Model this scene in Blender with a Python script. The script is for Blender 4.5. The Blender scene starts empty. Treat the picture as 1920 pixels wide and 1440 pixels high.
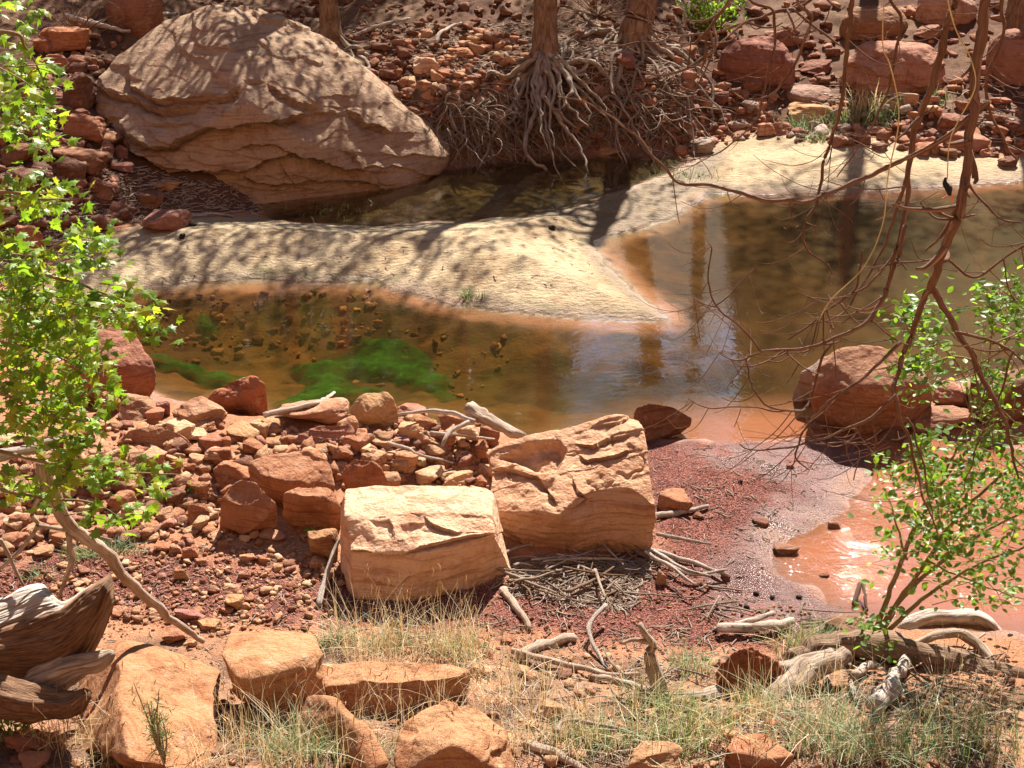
import bpy, bmesh, math, random
import numpy as np
from mathutils import Vector, Matrix

random.seed(7); rng = np.random.default_rng(7)
SC = bpy.context.scene
COL = SC.collection

# ------------------------------------------------------------------ camera, world, sun, exposure
CAMZ = 5.0; PITCH = math.radians(25.0); FPX = 2637.0
cam = bpy.data.cameras.new('camera'); cam_o = bpy.data.objects.new('camera', cam); COL.objects.link(cam_o)
cam_o.location = (0, 0, CAMZ); cam_o.rotation_euler = (math.pi/2 - PITCH, 0, 0)
cam.sensor_width = 36.0; cam.lens = 36.0*FPX/1920.0; cam.clip_start = 0.05; cam.clip_end = 2000
SC.camera = cam_o
SUN_EL = math.radians(45); SUN_AZ = math.radians(14)
w = bpy.data.worlds.new('World'); SC.world = w; w.use_nodes = True
wn = w.node_tree; wn.nodes.clear()
sky = wn.nodes.new('ShaderNodeTexSky'); sky.sky_type = 'NISHITA'; sky.sun_disc = False
sky.sun_elevation = SUN_EL; sky.sun_rotation = SUN_AZ; sky.altitude = 1300; sky.air_density = 0.9; sky.dust_density = 0.8
bg = wn.nodes.new('ShaderNodeBackground'); bg.inputs[1].default_value = 0.065
wo = wn.nodes.new('ShaderNodeOutputWorld')
wn.links.new(sky.outputs[0], bg.inputs[0]); wn.links.new(bg.outputs[0], wo.inputs[0])
sl = bpy.data.lights.new('sun', 'SUN'); sl.energy = 5.0; sl.angle = math.radians(0.53); sl.color = (1.0, 0.94, 0.86)
so = bpy.data.objects.new('sun', sl); COL.objects.link(so)
sdir = Vector((math.sin(SUN_AZ)*math.cos(SUN_EL), math.cos(SUN_AZ)*math.cos(SUN_EL), math.sin(SUN_EL)))
so.rotation_euler = sdir.to_track_quat('Z', 'Y').to_euler(); so.location = sdir*60
SC.view_settings.view_transform = 'Standard'; SC.view_settings.look = 'None'
SC.view_settings.exposure = 1.68; SC.view_settings.gamma = 1.0
SC.cycles.max_bounces = 8; SC.cycles.transparent_max_bounces = 12
SC.cycles.caustics_reflective = False; SC.cycles.caustics_refractive = False
SC.cycles.use_denoising = True

# ------------------------------------------------------------------ helpers
cP, sP = math.cos(PITCH), math.sin(PITCH)
def rayd(px, py):
    px = np.asarray(px, float); py = np.asarray(py, float)
    t = -(py-720)/FPX
    return (px-960)/FPX, cP + t*sP, -sP + t*cP
def atz(px, py, z=0.0):
    dx, dy, dz = rayd(px, py); s = (z-CAMZ)/dz
    return np.stack([dx*s, dy*s, CAMZ+dz*s], -1)
def aty(px, py, Y):
    dx, dy, dz = rayd(px, py); s = Y/dy
    return np.stack([dx*s, dy*s, CAMZ+dz*s], -1)
def proj(p):
    p = np.asarray(p, float); x, y, z = p[..., 0], p[..., 1], p[..., 2]-CAMZ
    f = y*cP - z*sP; u = y*sP + z*cP
    return 960+FPX*x/f, 720-FPX*u/f, FPX/f          # px, py, pixels per metre
def smooth(t):
    t = np.clip(t, 0, 1); return t*t*(3-2*t)

_perm = np.random.default_rng(3).permutation(256); _perm = np.concatenate([_perm, _perm, _perm])
_g = np.random.default_rng(4).normal(size=(256, 3)); _g /= np.linalg.norm(_g, axis=1)[:, None]
def noise(p):
    p = np.asarray(p, float); i = np.floor(p).astype(np.int64); f = p-i; i &= 255
    u = f*f*f*(f*(f*6-15)+10)
    res = 0
    for dx in (0, 1):
        for dy in (0, 1):
            for dz in (0, 1):
                h = _perm[_perm[_perm[(i[..., 0]+dx) & 255]+((i[..., 1]+dy) & 255)]+((i[..., 2]+dz) & 255)]
                d = f-np.array([dx, dy, dz])
                v = (_g[h]*d).sum(-1)
                wx = u[..., 0] if dx else 1-u[..., 0]
                wy = u[..., 1] if dy else 1-u[..., 1]
                wz = u[..., 2] if dz else 1-u[..., 2]
                res = res+v*wx*wy*wz
    return res*1.6
def fbm(p, o=4, g=0.5):
    p = np.asarray(p, float); a = 1; s = 0
    for k in range(o):
        s = s+a*noise(p*(2.03**k)+17.3*k); a *= g
    return s
def xy3(x, y, s=1.0, z=0.0): return np.stack([x*s, y*s, np.full(np.shape(x), z)], -1)

def sdf(poly, x, y):
    """signed distance to polygon, positive inside"""
    x = np.asarray(x, float); y = np.asarray(y, float)
    d = np.full(x.shape, 1e9); ins = np.zeros(x.shape, bool)
    n = len(poly)
    for k in range(n):
        ax, ay = poly[k]; bx, by = poly[(k+1) % n]
        ex, ey = bx-ax, by-ay
        t = np.clip(((x-ax)*ex+(y-ay)*ey)/(ex*ex+ey*ey+1e-12), 0, 1)
        d = np.minimum(d, np.hypot(x-ax-t*ex, y-ay-t*ey))
        c = ((ay > y) != (by > y)) & (x < (bx-ax)*(y-ay)/(by-ay+1e-12)+ax)
        ins ^= c
    return np.where(ins, d, -d)
def gpoly(pts, z=0.0):
    a = np.array(pts, float); return atz(a[:, 0], a[:, 1], z)[:, :2]

class MB:
    """collects vertices, quads and triangles for one mesh"""
    def __init__(s): s.v = []; s.q = []; s.t = []; s.n = 0; s.c = []; s.uv = []
    def add(s, v, quads=None, tris=None, col=None, uv=None):
        v = np.asarray(v, float).reshape(-1, 3)
        if quads is not None and len(quads): s.q.append(np.asarray(quads)+s.n)
        if tris is not None and len(tris): s.t.append(np.asarray(tris)+s.n)
        s.v.append(v); s.n += len(v)
        if col is not None: s.c.append(np.broadcast_to(np.asarray(col, float), (len(v), 3)))
        if uv is not None: s.uv.append(uv)
    def mesh(s, name, mat, smooth_=True, origin=(0, 0, 0)):
        v = np.concatenate(s.v)-np.asarray(origin, float)
        q = np.concatenate(s.q) if s.q else np.zeros((0, 4), int)
        t = np.concatenate(s.t) if s.t else np.zeros((0, 3), int)
        m = bpy.data.meshes.new(name)
        m.vertices.add(len(v)); m.vertices.foreach_set('co', v.astype(np.float32).ravel())
        nl = q.size+t.size
        m.loops.add(nl); m.loops.foreach_set('vertex_index', np.concatenate([q.ravel(), t.ravel()]).astype(np.int32))
        m.polygons.add(len(q)+len(t))
        st = np.concatenate([np.arange(len(q))*4, q.size+np.arange(len(t))*3]).astype(np.int32)
        m.polygons.foreach_set('loop_start', st)
        m.polygons.foreach_set('use_smooth', np.full(len(q)+len(t), smooth_))
        if s.c:
            c = np.concatenate(s.c); a = m.attributes.new('tint', 'FLOAT_COLOR', 'POINT')
            a.data.foreach_set('color', np.concatenate([c, np.ones((len(c), 1))], 1).astype(np.float32).ravel())
        if s.uv:
            a = m.attributes.new('grain', 'FLOAT2', 'POINT'); a.data.foreach_set('vector', np.concatenate(s.uv).astype(np.float32).ravel())
        m.update(calc_edges=True); m.validate()
        if mat: m.materials.append(mat)
        return m
    def build(s, name, mat, parent=None, smooth_=True, origin=(0, 0, 0)):
        o = bpy.data.objects.new(name, s.mesh(name, mat, smooth_, origin)); COL.objects.link(o)
        o.location = origin
        if parent: o.parent = parent; o.location = Vector(origin)-parent.location
        return o
def tag(o, label=None, cat=None, group=None, kind=None):
    if label: o['label'] = label
    if cat: o['category'] = cat
    if group: o['group'] = group
    if kind: o['kind'] = kind
    return o
def empty(name, loc):
    o = bpy.data.objects.new(name, None); COL.objects.link(o); o.location = tuple(float(a) for a in loc); o.empty_display_size = 0.1
    return o

# ------------------------------------------------------------------ materials
class Mat:
    def __init__(s, name):
        s.m = bpy.data.materials.new(name); s.m.use_nodes = True; s.nt = s.m.node_tree; s.nt.nodes.clear()
        s.out = s.nt.nodes.new('ShaderNodeOutputMaterial')
    def n(s, typ, ins=None, **props):
        nd = s.nt.nodes.new('ShaderNode'+typ)
        for k, v in props.items(): setattr(nd, k, v)
        for k, v in (ins or {}).items():
            sk = nd.inputs[k]
            if hasattr(v, 'is_output'): s.nt.links.new(v, sk)
            else: sk.default_value = v
        return nd
    def mix(s, a, b, f, mode='MIX'):
        nd = s.nt.nodes.new('ShaderNodeMix'); nd.data_type = 'RGBA'; nd.blend_type = mode
        for i, v in ((0, f), (6, a), (7, b)):
            if hasattr(v, 'is_output'): s.nt.links.new(v, nd.inputs[i])
            else: nd.inputs[i].default_value = v if i == 0 else (*v, 1) if len(v) == 3 else v
        return nd.outputs[2]
    def math(s, op, a, b=0.0, c=None):
        nd = s.nt.nodes.new('ShaderNodeMath'); nd.operation = op
        for i, v in enumerate((a, b) if c is None else (a, b, c)):
            if hasattr(v, 'is_output'): s.nt.links.new(v, nd.inputs[i])
            else: nd.inputs[i].default_value = v
        return nd.outputs[0]
    def ramp(s, f, stops):
        nd = s.nt.nodes.new('ShaderNodeValToRGB'); cr = nd.color_ramp
        while len(cr.elements) < len(stops): cr.elements.new(0.5)
        for e, (p, c) in zip(cr.elements, stops):
            e.position = p; e.color = (*c, 1) if not isinstance(c, (int, float)) else (c, c, c, 1)
        s.nt.links.new(f, nd.inputs[0]); return nd.outputs[0]
    def noise(s, vec, scale, detail=4, rough=0.55, dist=0.0):
        return s.n('TexNoise', {'Vector': vec, 'Scale': scale, 'Detail': detail, 'Roughness': rough, 'Distortion': dist}).outputs[0]
    def pos(s): return s.n('NewGeometry').outputs['Position']
    def bump(s, h, strength, dist, normal=None):
        ins = {'Height': h, 'Strength': strength, 'Distance': dist}
        if normal is not None: ins['Normal'] = normal
        return s.n('Bump', ins).outputs[0]
    def surf(s, sh): s.nt.links.new(sh, s.out.inputs[0]); return s.m
    def principled(s, col, rough=0.85, normal=None, spec=0.25):
        ins = {'Roughness': rough, 'Specular IOR Level': spec}
        ins['Base Color'] = col if hasattr(col, 'is_output') else (*col, 1)
        if normal is not None: ins['Normal'] = normal
        return s.n('BsdfPrincipled', ins).outputs[0]

def make_sandstone(name, source):
    b = Mat(name); p = b.pos()
    tint = b.n('ObjectInfo').outputs['Color'] if source == 'object' else b.n('Attribute', attribute_name='tint').outputs[0]
    rnd = b.n('ObjectInfo').outputs['Random']
    pv = b.n('VectorMath', {0: p, 1: b.n('CombineXYZ', {'X': b.math('MULTIPLY', rnd, 37.0), 'Z': b.math('MULTIPLY', rnd, 11.0)}).outputs[0]}, operation='ADD').outputs[0]
    big = b.noise(pv, 2.2, 5, 0.6)
    c = b.mix(tint, (1.25, 1.2, 1.12), b.ramp(big, [(0.5, 0.0), (0.75, 0.35)]), 'MULTIPLY')
    c = b.mix(c, (0.72, 0.55, 0.48), b.ramp(b.noise(pv, 5.5, 6, 0.65), [(0.50, 0.0), (0.72, 0.85)]), 'MULTIPLY')
    # fine bedding lines
    mp = b.n('Mapping', {'Vector': pv, 'Rotation': (0.35, 0.2, 0.0), 'Scale': (2.5, 2.5, 38.0)}).outputs[0]
    bed = b.noise(mp, 1.0, 3, 0.6, 0.3)
    c = b.mix(c, (0.70, 0.58, 0.52), b.ramp(bed, [(0.52, 0.0), (0.64, 0.85)]), 'MULTIPLY')
    # dark varnish speckle and pale dust
    c = b.mix(c, (0.25, 0.17, 0.14), b.ramp(b.noise(pv, 46.0, 3, 0.7), [(0.66, 0.0), (0.78, 0.6)]), 'MIX')
    c = b.mix(c, (0.62, 0.42, 0.30), b.ramp(b.noise(pv, 9.0, 4, 0.7), [(0.56, 0.0), (0.76, 0.45)]), 'MIX')
    c = b.mix(c, (0.40, 0.30, 0.27), b.ramp(b.noise(b.n('Mapping', {'Vector': pv, 'Scale': (4.0, 4.0, 0.9)}).outputs[0], 1.4, 5, 0.7), [(0.58, 0.0), (0.74, 0.75)]), 'MULTIPLY')
    h1 = b.noise(pv, 16.0, 7, 0.68)
    cr = b.n('TexVoronoi', {'Vector': b.n('VectorMath', {0: pv, 1: b.n('TexNoise', {'Vector': pv, 'Scale': 3.0, 'Detail': 3.0}).outputs[1]}, operation='ADD').outputs[0], 'Scale': 2.3}, feature='DISTANCE_TO_EDGE').outputs[0]
    crack = b.ramp(cr, [(0.0, 0.0), (0.018, 1.0)])
    n1 = b.bump(h1, 1.0, 0.045)
    n2 = b.bump(bed, 0.5, 0.016, n1)
    n3 = b.bump(b.noise(pv, 70.0, 4, 0.65), 0.8, 0.010, n2)
    n4 = b.bump(crack, 0.25, 0.006, n3)
    return b.surf(b.principled(c, 0.92, n4, 0.15))
M_ROCK = make_sandstone('sandstone', 'object')
M_PEB = make_sandstone('pebble_stone', 'attr')

def make_ground():
    b = Mat('creek_ground'); p = b.pos()
    tint = b.n('Attribute', attribute_name='tint').outputs[0]
    wet = b.n('Attribute', attribute_name='wet').outputs['Fac']
    grav = b.n('Attribute', attribute_name='gravel').outputs['Fac']
    sand = b.n('Attribute', attribute_name='sand').outputs['Fac']
    big = b.noise(p, 1.6, 6, 0.65)
    c = b.mix(tint, (1.22, 1.16, 1.1), b.ramp(big, [(0.45, 0.0), (0.7, 0.6)]), 'MULTIPLY')
    c = b.mix(c, (0.62, 0.5, 0.42), b.ramp(b.noise(p, 7.0, 6, 0.7), [(0.5, 0.0), (0.72, 0.8)]), 'MULTIPLY')
    vo = b.n('TexVoronoi', {'Vector': p, 'Scale': 105.0, 'Randomness': 1.0})
    cell = b.n('SeparateColor', {0: vo.outputs['Color']}).outputs[0]
    gcol = b.ramp(cell, [(0.0, (0.45, 0.4, 0.4)), (0.5, (1.0, 0.95, 0.9)), (0.85, (1.5, 1.35, 1.25)), (1.0, (2.1, 1.9, 1.8))])
    gcol = b.mix(gcol, (0.28, 0.2, 0.18), b.ramp(vo.outputs['Distance'], [(0.45, 0.0), (0.75, 1.0)]), 'MULTIPLY')
    c = b.mix(c, gcol, grav, 'MULTIPLY')
    # crumbs and small litter on the sand, pressed-in dimples
    mp = b.n('Mapping', {'Vector': p, 'Scale': (9.0, 17.0, 9.0)}).outputs[0]
    dim = b.noise(mp, 1.5, 4, 0.6)
    dark = b.math('MULTIPLY', b.ramp(dim, [(0.57, 0.0), (0.68, 0.6)]), sand)
    c = b.mix(c, (0.5, 0.42, 0.34), dark, 'MULTIPLY')
    c = b.mix(c, b.mix(c, (0.45, 0.40, 0.36), 1.0, 'MULTIPLY'), wet)
    hg = b.math('MULTIPLY', b.math('SUBTRACT', 1.0, vo.outputs['Distance']), grav)
    n1 = b.bump(b.math('MULTIPLY', dim, b.math('ADD', 0.25, sand)), 0.9, 0.035)
    n2 = b.bump(b.noise(p, 28.0, 6, 0.7), 0.8, 0.02, n1)
    n3 = b.bump(hg, 0.9, 0.02, n2)
    n4 = b.bump(b.noise(p, 140.0, 3, 0.6), 0.5, 0.004, n3)
    rough = b.math('SUBTRACT', 0.93, b.math('MULTIPLY', b.math('MULTIPLY', wet, b.math('SUBTRACT', 1.0, b.math('MULTIPLY', sand, 0.6))), 0.78))
    spec = b.math('ADD', 0.12, b.math('MULTIPLY', b.math('MULTIPLY', wet, b.math('SUBTRACT', 1.0, b.math('MULTIPLY', sand, 0.7))), 0.5))
    return b.surf(b.n('BsdfPrincipled', {'Base Color': c, 'Roughness': rough, 'Specular IOR Level': spec, 'Normal': n4}).outputs[0])
M_GROUND = make_ground()

def make_water():
    b = Mat('creek_water'); p = b.pos()
    turb = b.n('Attribute', attribute_name='turbid').outputs['Fac']
    silt = b.n('Attribute', attribute_name='tint').outputs[0]
    rip = b.n('Attribute', attribute_name='ripple').outputs['Fac']
    mp = b.n('Mapping', {'Vector': p, 'Scale': (7.0, 15.0, 1.0)}).outputs[0]
    h = b.noise(mp, 1.0, 3, 0.55, 0.4)
    h2 = b.noise(p, 50.0, 2, 0.6)
    patch = b.ramp(b.noise(p, 2.6, 4, 0.65, 0.8), [(0.49, 0.03), (0.60, 1.0)])
    h2 = b.math('MULTIPLY', h2, patch)
    hh = b.math('MULTIPLY', b.math('ADD', b.math('MULTIPLY', h, 0.28), b.math('MULTIPLY', b.math('MULTIPLY', h2, rip), 0.6)), b.math('ADD', 0.10, rip))
    nrm = b.bump(hh, 1.0, 0.012)
    cs = b.math('ABSOLUTE', b.n('VectorMath', {0: b.n('NewGeometry').outputs['Incoming'], 1: nrm}, operation='DOT_PRODUCT').outputs['Value'])
    fr = b.math('ADD', 0.035, b.math('MULTIPLY', 0.965, b.math('POWER', b.math('SUBTRACT', 1.0, cs), 3.2)))
    dep = b.n('Attribute', attribute_name='depth').outputs['Fac']
    tr = b.n('BsdfTransparent', {'Color': b.mix((0.97, 0.94, 0.88), (0.68, 0.57, 0.34), dep)}).outputs[0]
    df = b.n('BsdfDiffuse', {'Color': silt}).outputs[0]
    body = b.n('MixShader', {0: turb, 1: tr, 2: df}).outputs[0]
    gl = b.n('BsdfGlossy', {'Color': (1, 1, 1, 1), 'Roughness': 0.018, 'Normal': nrm}).outputs[0]
    return b.surf(b.n('MixShader', {0: fr, 1: body, 2: gl}).outputs[0])
M_WATER = make_water()

def make_wood(name, c1, c2, c3, scale=1.0, bump=0.8, rough=0.85):
    b = Mat(name); g = b.n('Attribute', attribute_name='grain').outputs['Vector']; p = b.pos()
    mp = b.n('Mapping', {'Vector': g, 'Scale': (16.0*scale, 2.2*scale, 1.0)}).outputs[0]
    gr = b.noise(mp, 1.0, 6, 0.65, 0.6)
    c = b.ramp(gr, [(0.30, c3), (0.47, c1), (0.70, c2)])
    c = b.mix(c, (0.6, 0.5, 0.42), b.ramp(b.noise(p, 6.0, 4, 0.6), [(0.5, 0.0), (0.7, 0.6)]), 'MULTIPLY')
    c = b.mix(c, (1.15, 1.1, 1.05), b.n('ObjectInfo').outputs['Random'], 'MULTIPLY')
    n1 = b.bump(gr, bump, 0.015)
    n2 = b.bump(b.noise(p, 60.0, 4, 0.65), 0.4, 0.004, n1)
    return b.surf(b.principled(c, rough, n2, 0.15))
M_DRIFT = make_wood('weathered_wood', (0.30, 0.225, 0.165), (0.48, 0.40, 0.32), (0.11, 0.07, 0.05))
M_GREYWOOD = make_wood('bleached_wood', (0.42, 0.35, 0.29), (0.58, 0.51, 0.44), (0.11, 0.075, 0.05), 1.4, 1.0)
M_BARK = make_wood('rough_bark', (0.17, 0.105, 0.065), (0.30, 0.20, 0.13), (0.045, 0.027, 0.018), 1.0, 1.0)
M_ROOT = make_wood('root_wood', (0.22, 0.165, 0.12), (0.40, 0.33, 0.26), (0.07, 0.045, 0.03))
M_RUST = make_wood('rust_twig_bark', (0.19, 0.105, 0.064), (0.32, 0.21, 0.145), (0.075, 0.04, 0.026), 1.0, 0.9, 0.8)
M_GREENSTEM = make_wood('olive_stem_bark', (0.20, 0.14, 0.07), (0.32, 0.24, 0.13), (0.09, 0.06, 0.03), 1.0, 0.5, 0.75)
M_DARKWOOD = make_wood('dark_rotting_wood', (0.15, 0.085, 0.05), (0.27, 0.165, 0.10), (0.05, 0.028, 0.018), 2.4, 1.0)

def make_leaf(name, trans=0.55, rough=0.45, tcol=(1.5, 1.45, 0.7)):
    b = Mat(name)
    t = b.n('Attribute', attribute_name='tint').outputs[0]
    rnd = b.n('ObjectInfo').outputs['Random']
    c = b.mix(t, (1.35, 1.15, 0.8), b.math('MULTIPLY', rnd, 0.8), 'MULTIPLY')
    c = b.mix(c, (0.75, 0.78, 0.7), b.ramp(b.noise(b.pos(), 40.0, 3, 0.6), [(0.45, 0.0), (0.7, 0.7)]), 'MULTIPLY')
    pr = b.principled(c, rough, None, 0.4)
    tl = b.n('BsdfTranslucent', {'Color': b.mix(c, tcol, 1.0, 'MULTIPLY')}).outputs[0]
    return b.surf(b.n('MixShader', {0: trans, 1: pr, 2: tl}).outputs[0])
M_LEAF = make_leaf('leaf')
M_GRASS = make_leaf('grass_blade', 0.3, 0.6, (1.2, 1.15, 0.95))
def make_plain(name, col, rough=0.8, scale=20.0, var=0.5):
    b = Mat(name); n_ = b.noise(b.pos(), scale, 5, 0.65)
    c = b.mix(col, tuple(min(1, x*2.0) for x in col), b.ramp(n_, [(0.4, 0.0), (0.7, var)]))
    return b.surf(b.principled(c, rough, b.bump(n_, 0.6, 0.02), 0.2))
M_ALGAE = make_plain('green_algae', (0.035, 0.17, 0.010), 0.8, 9.0, 0.9)
def make_algae():
    b = Mat('green_algae'); p = b.pos(); n_ = b.noise(p, 9.0, 6, 0.7)
    c = b.ramp(n_, [(0.3, (0.006, 0.045, 0.004)), (0.5, (0.014, 0.115, 0.008)), (0.7, (0.045, 0.19, 0.02))])
    pr = b.principled(c, 0.9, b.bump(n_, 0.8, 0.03), 0.1)
    return b.surf(b.n('MixShader', {0: b.n('Attribute', attribute_name='fade').outputs['Fac'], 1: b.n('BsdfTransparent').outputs[0], 2: pr}).outputs[0])
M_ALGAE = make_algae()
M_VINE = make_plain('yellow_vine', (0.42, 0.34, 0.15), 0.6, 12.0)
M_BLACK = make_plain('dark_husk', (0.012, 0.01, 0.01), 0.6, 30.0)
M_PINK = make_plain('pink_husk', (0.55, 0.16, 0.13), 0.6, 30.0)
M_CONE = make_plain('dark_cone', (0.03, 0.018, 0.013), 0.8, 60.0)
M_CLOD = make_plain('red_dirt_clod', (0.16, 0.055, 0.024), 0.95, 24.0, 0.8)

# ------------------------------------------------------------------ the ground
POOL = gpoly([(60, 600), (150, 565), (210, 552), (280, 541), (350, 531), (450, 522), (540, 526), (620, 531), (700, 524), (730, 540), (800, 560), (900, 578),
    (1000, 588), (1100, 595), (1180, 600), (1250, 598), (1238, 580), (1190, 545), (1150, 505), (1125, 472), (1118, 452), (1140, 440), (1200, 426), (1255, 408),
    (1285, 392), (1310, 372), (1330, 364), (1400, 366), (1500, 365), (1600, 361), (1700, 356), (1800, 350), (1920, 339), (2050, 332), (2500, 330), (2500, 700),
    (1930, 688), (1800, 712), (1735, 745), (1700, 785), (1690, 815), (1640, 822), (1540, 818), (1440, 822), (1330, 826), (1270, 822), (1200, 815), (990, 818),
    (900, 800), (750, 785), (640, 780), (530, 785), (490, 772), (400, 758), (300, 748), (240, 720), (150, 660)])
PUD = gpoly([(1620, 835), (1660, 806), (1720, 800), (1790, 830), (1920, 850), (2150, 880), (2150, 1240), (1920, 1195), (1740, 1165), (1620, 1150), (1550, 1130),
    (1500, 1095), (1450, 1050), (1440, 1020), (1520, 990), (1585, 955), (1615, 900)])
STREAM = gpoly([(480, 374), (470, 395), (510, 412), (600, 420), (700, 425), (800, 416), (900, 412), (1000, 404), (1080, 388), (1150, 362), (1220, 338),
    (1262, 322), (1300, 300), (1290, 284), (1230, 292), (1150, 288), (1080, 292), (1000, 290), (900, 305), (830, 315), (750, 345), (640, 355), (500, 362)])
SPIT = gpoly([(60, 560), (150, 510), (200, 470), (300, 432), (420, 415), (520, 412), (700, 425), (900, 412), (1080, 390), (1200, 350), (1290, 320), (1300, 360),
    (1260, 410), (1120, 450), (1130, 480), (1250, 600), (1100, 595), (900, 578), (720, 535), (540, 525), (280, 540)])
SANDC = gpoly([(1270, 330), (1350, 272), (1500, 258), (1600, 275), (1760, 300), (1920, 308), (2400, 315), (2400, 340), (1920, 338), (1600, 360), (1320, 362)])
LITTER = gpoly([(0, 540), (120, 500), (230, 425), (420, 410), (490, 395), (470, 350), (350, 330), (260, 290), (150, 300), (-100, 330), (-200, 540)])
MOUND = gpoly([(-300, 830), (200, 800), (640, 805), (900, 835), (930, 900), (640, 950), (430, 975), (200, 990), (-300, 1000)])
REDGRAV = gpoly([(-100, 1080), (200, 1050), (420, 1090), (640, 1130), (940, 1150), (1250, 1040), (1190, 960), (1190, 830), (1330, 822), (1640, 830), (1600, 900), (1500, 980),
    (1420, 1010), (1430, 1060), (1500, 1120), (1620, 1180), (1500, 1240), (1250, 1250), (1000, 1240), (700, 1200), (300, 1180), (-100, 1180)])
WETSP = gpoly([(1020, 398), (1150, 360), (1260, 322), (1340, 290), (1350, 350), (1320, 368), (1265, 414), (1130, 455), (1075, 432)])
WETGR = gpoly([(1300, 850), (1640, 825), (1700, 830), (1620, 900), (1560, 1000), (1500, 1120), (1640, 1190), (1450, 1215), (1320, 1160), (1330, 1080), (1380, 1000), (1480, 930)])
_fp = np.array([(-600, 600), (0, 520), (180, 445), (260, 422), (380, 412), (490, 385), (640, 358), (830, 316), (1000, 292), (1150, 288), (1290, 284), (1340, 268), (1500, 253),
    (1700, 283), (1920, 306), (2400, 315)], float)
_fw = atz(_fp[:, 0], _fp[:, 1], 0.0); _fs = np.array([.2, .2, .2, .2, .22, .3, .5, .75, .85, .85, .6, .2, .15, .15, .15, .15])
_o = np.argsort(_fw[:, 0]); FX, FY, FS = _fw[_o, 0], _fw[_o, 1], _fs[_o]
_rp = np.array([(-400, 1150), (0, 1170), (640, 1195), (1200, 1225), (1900, 1240), (2400, 1260)], float); _rw = atz(_rp[:, 0], _rp[:, 1], 0.1)

def height(x, y, full=False):
    x = np.asarray(x, float); y = np.asarray(y, float)
    wob = xy3(x, y, 1.7); jx = 0.07*noise(wob*1.5)+0.03*noise(wob*5); jy = 0.07*noise(wob*1.5+9)+0.03*noise(wob*5+5)
    dp = sdf(POOL, x+jx, y+jy); dq = sdf(PUD, x+jx*1.5, y+jy*1.5); ds = sdf(STREAM, x+jx, y+jy)
    dw = np.maximum(np.maximum(dp, dq), ds)
    dout = np.maximum(-dw, 0)
    t = y-np.interp(x, FX, FY)
    n1 = fbm(xy3(x, y, 0.9), 4); n2 = fbm(xy3(x, y, 4.0, 3.3), 4)
    dsp = np.maximum(sdf(SPIT, x, y), sdf(SANDC, x, y)); sandw = smooth(0.5+dsp/0.25)
    land = 0.012+np.minimum(0.085*dout, 0.13)
    land = land+0.20*smooth((sdf(MOUND, x, y)+0.1)/0.45)
    ry = np.interp(x, _rw[:, 0], _rw[:, 1])-y
    land = land+0.22*np.maximum(0, ry)**1.2+np.where(y < 3.5, (3.5-y)*0.32, 0)
    far = np.interp(x, FX, FS)
    tt = np.maximum(t, 0)
    land = land+far*smooth(tt/0.75)+0.20*np.minimum(tt, 9)
    # canyon slopes on the far side and to the left and right, with a gap where the sky shows
    nw = (1.6+0.055*np.maximum(y-27, 0))*(1+.25*noise(xy3(0*x, y, 0.35, 2.0))); notch = 1-smooth((np.abs(x-(3.1+0.11*(y-27)))-nw)/(0.35*nw))
    hill = np.maximum(0, y-27); land = land+np.minimum(hill*1.2, 17)*(1-0.40*notch)
    land = land+np.minimum(np.maximum(0, np.abs(x)-16)*0.8, 20)*(1-0.97*notch)
    amp = 0.02+0.07*smooth(tt/2)+0.04*smooth(ry/1.0)
    land = land+n1*amp*(1-0.7*sandw)+n2*(0.012+0.02*smooth(tt/1.0)+0.012*smooth(ry))*(1-0.6*sandw)
    land = land+sandw*(0.006*noise(xy3(x, y, 7.0, 1.0)) + 0.004*noise(xy3(x, y, 16.0, 2.0)))
    big = np.maximum(0, y-26); land = land+np.minimum(big*0.25, 4)*fbm(xy3(x, y, 0.12), 4)*(1-0.8*notch)
    wsp = smooth(0.5+sdf(WETSP, x, y)/0.4); land = land*(1-wsp)+wsp*(0.020+0.016*n2+0.010*n1)
    land = land+0.11*smooth(sdf(SPIT, x, y)/0.9)*(1-wsp)
    land = np.maximum(land, 0.006-0.03*wsp)
    bed = np.where(dp >= np.maximum(dq, ds), -0.03-0.24*smooth(dp/1.3), np.where(ds >= dq, -0.02-0.13*smooth(ds/0.5), -0.006-0.020*smooth(dq/0.3)))
    bed = bed+np.where(dp > 0, 0.035*n2*smooth(dp/0.3), 0)
    k = smooth(0.5+dw/np.where(dsp > -.5, 0.26, 0.12))
    z = land*(1-k)+bed*k
    if not full: return z
    return z, dict(dp=dp, dq=dq, ds=ds, dw=dw, t=t, sand=sandw, ry=ry, n1=n1, n2=n2)
def hz(x, y): return float(height(np.array([x]), np.array([y]))[0])
def ground(px, py, it=14):
    """where the sight line through a photo pixel meets the ground"""
    px = np.atleast_1d(np.asarray(px, float)); py = np.atleast_1d(np.asarray(py, float))
    dx, dy, dz = rayd(px, py)
    lo = np.full(px.shape, 3.2); hi = np.full(px.shape, 40.0)
    ss = np.linspace(3.2, 40, 260); hit = np.full(px.shape, np.nan); prev = None
    P = dy[:, None]*0+ss[None, :]/np.hypot(dy, dz)[:, None]*1.0
    X = dx[:, None]*P; Y = dy[:, None]*P; Z = CAMZ+dz[:, None]*P
    D = Z-height(X, Y)
    idx = np.argmax(D < 0, axis=1); idx = np.maximum(idx, 1)
    a = P[np.arange(len(px)), idx-1]; b = P[np.arange(len(px)), idx]
    for _ in range(it):
        m = (a+b)/2; d = CAMZ+dz*m-height(dx*m, dy*m)
        a = np.where(d > 0, m, a); b = np.where(d > 0, b, m)
    m = (a+b)/2
    return np.stack([dx*m, dy*m, height(dx*m, dy*m)], -1)
def g1(px, py): return ground([px], [py])[0]

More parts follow.
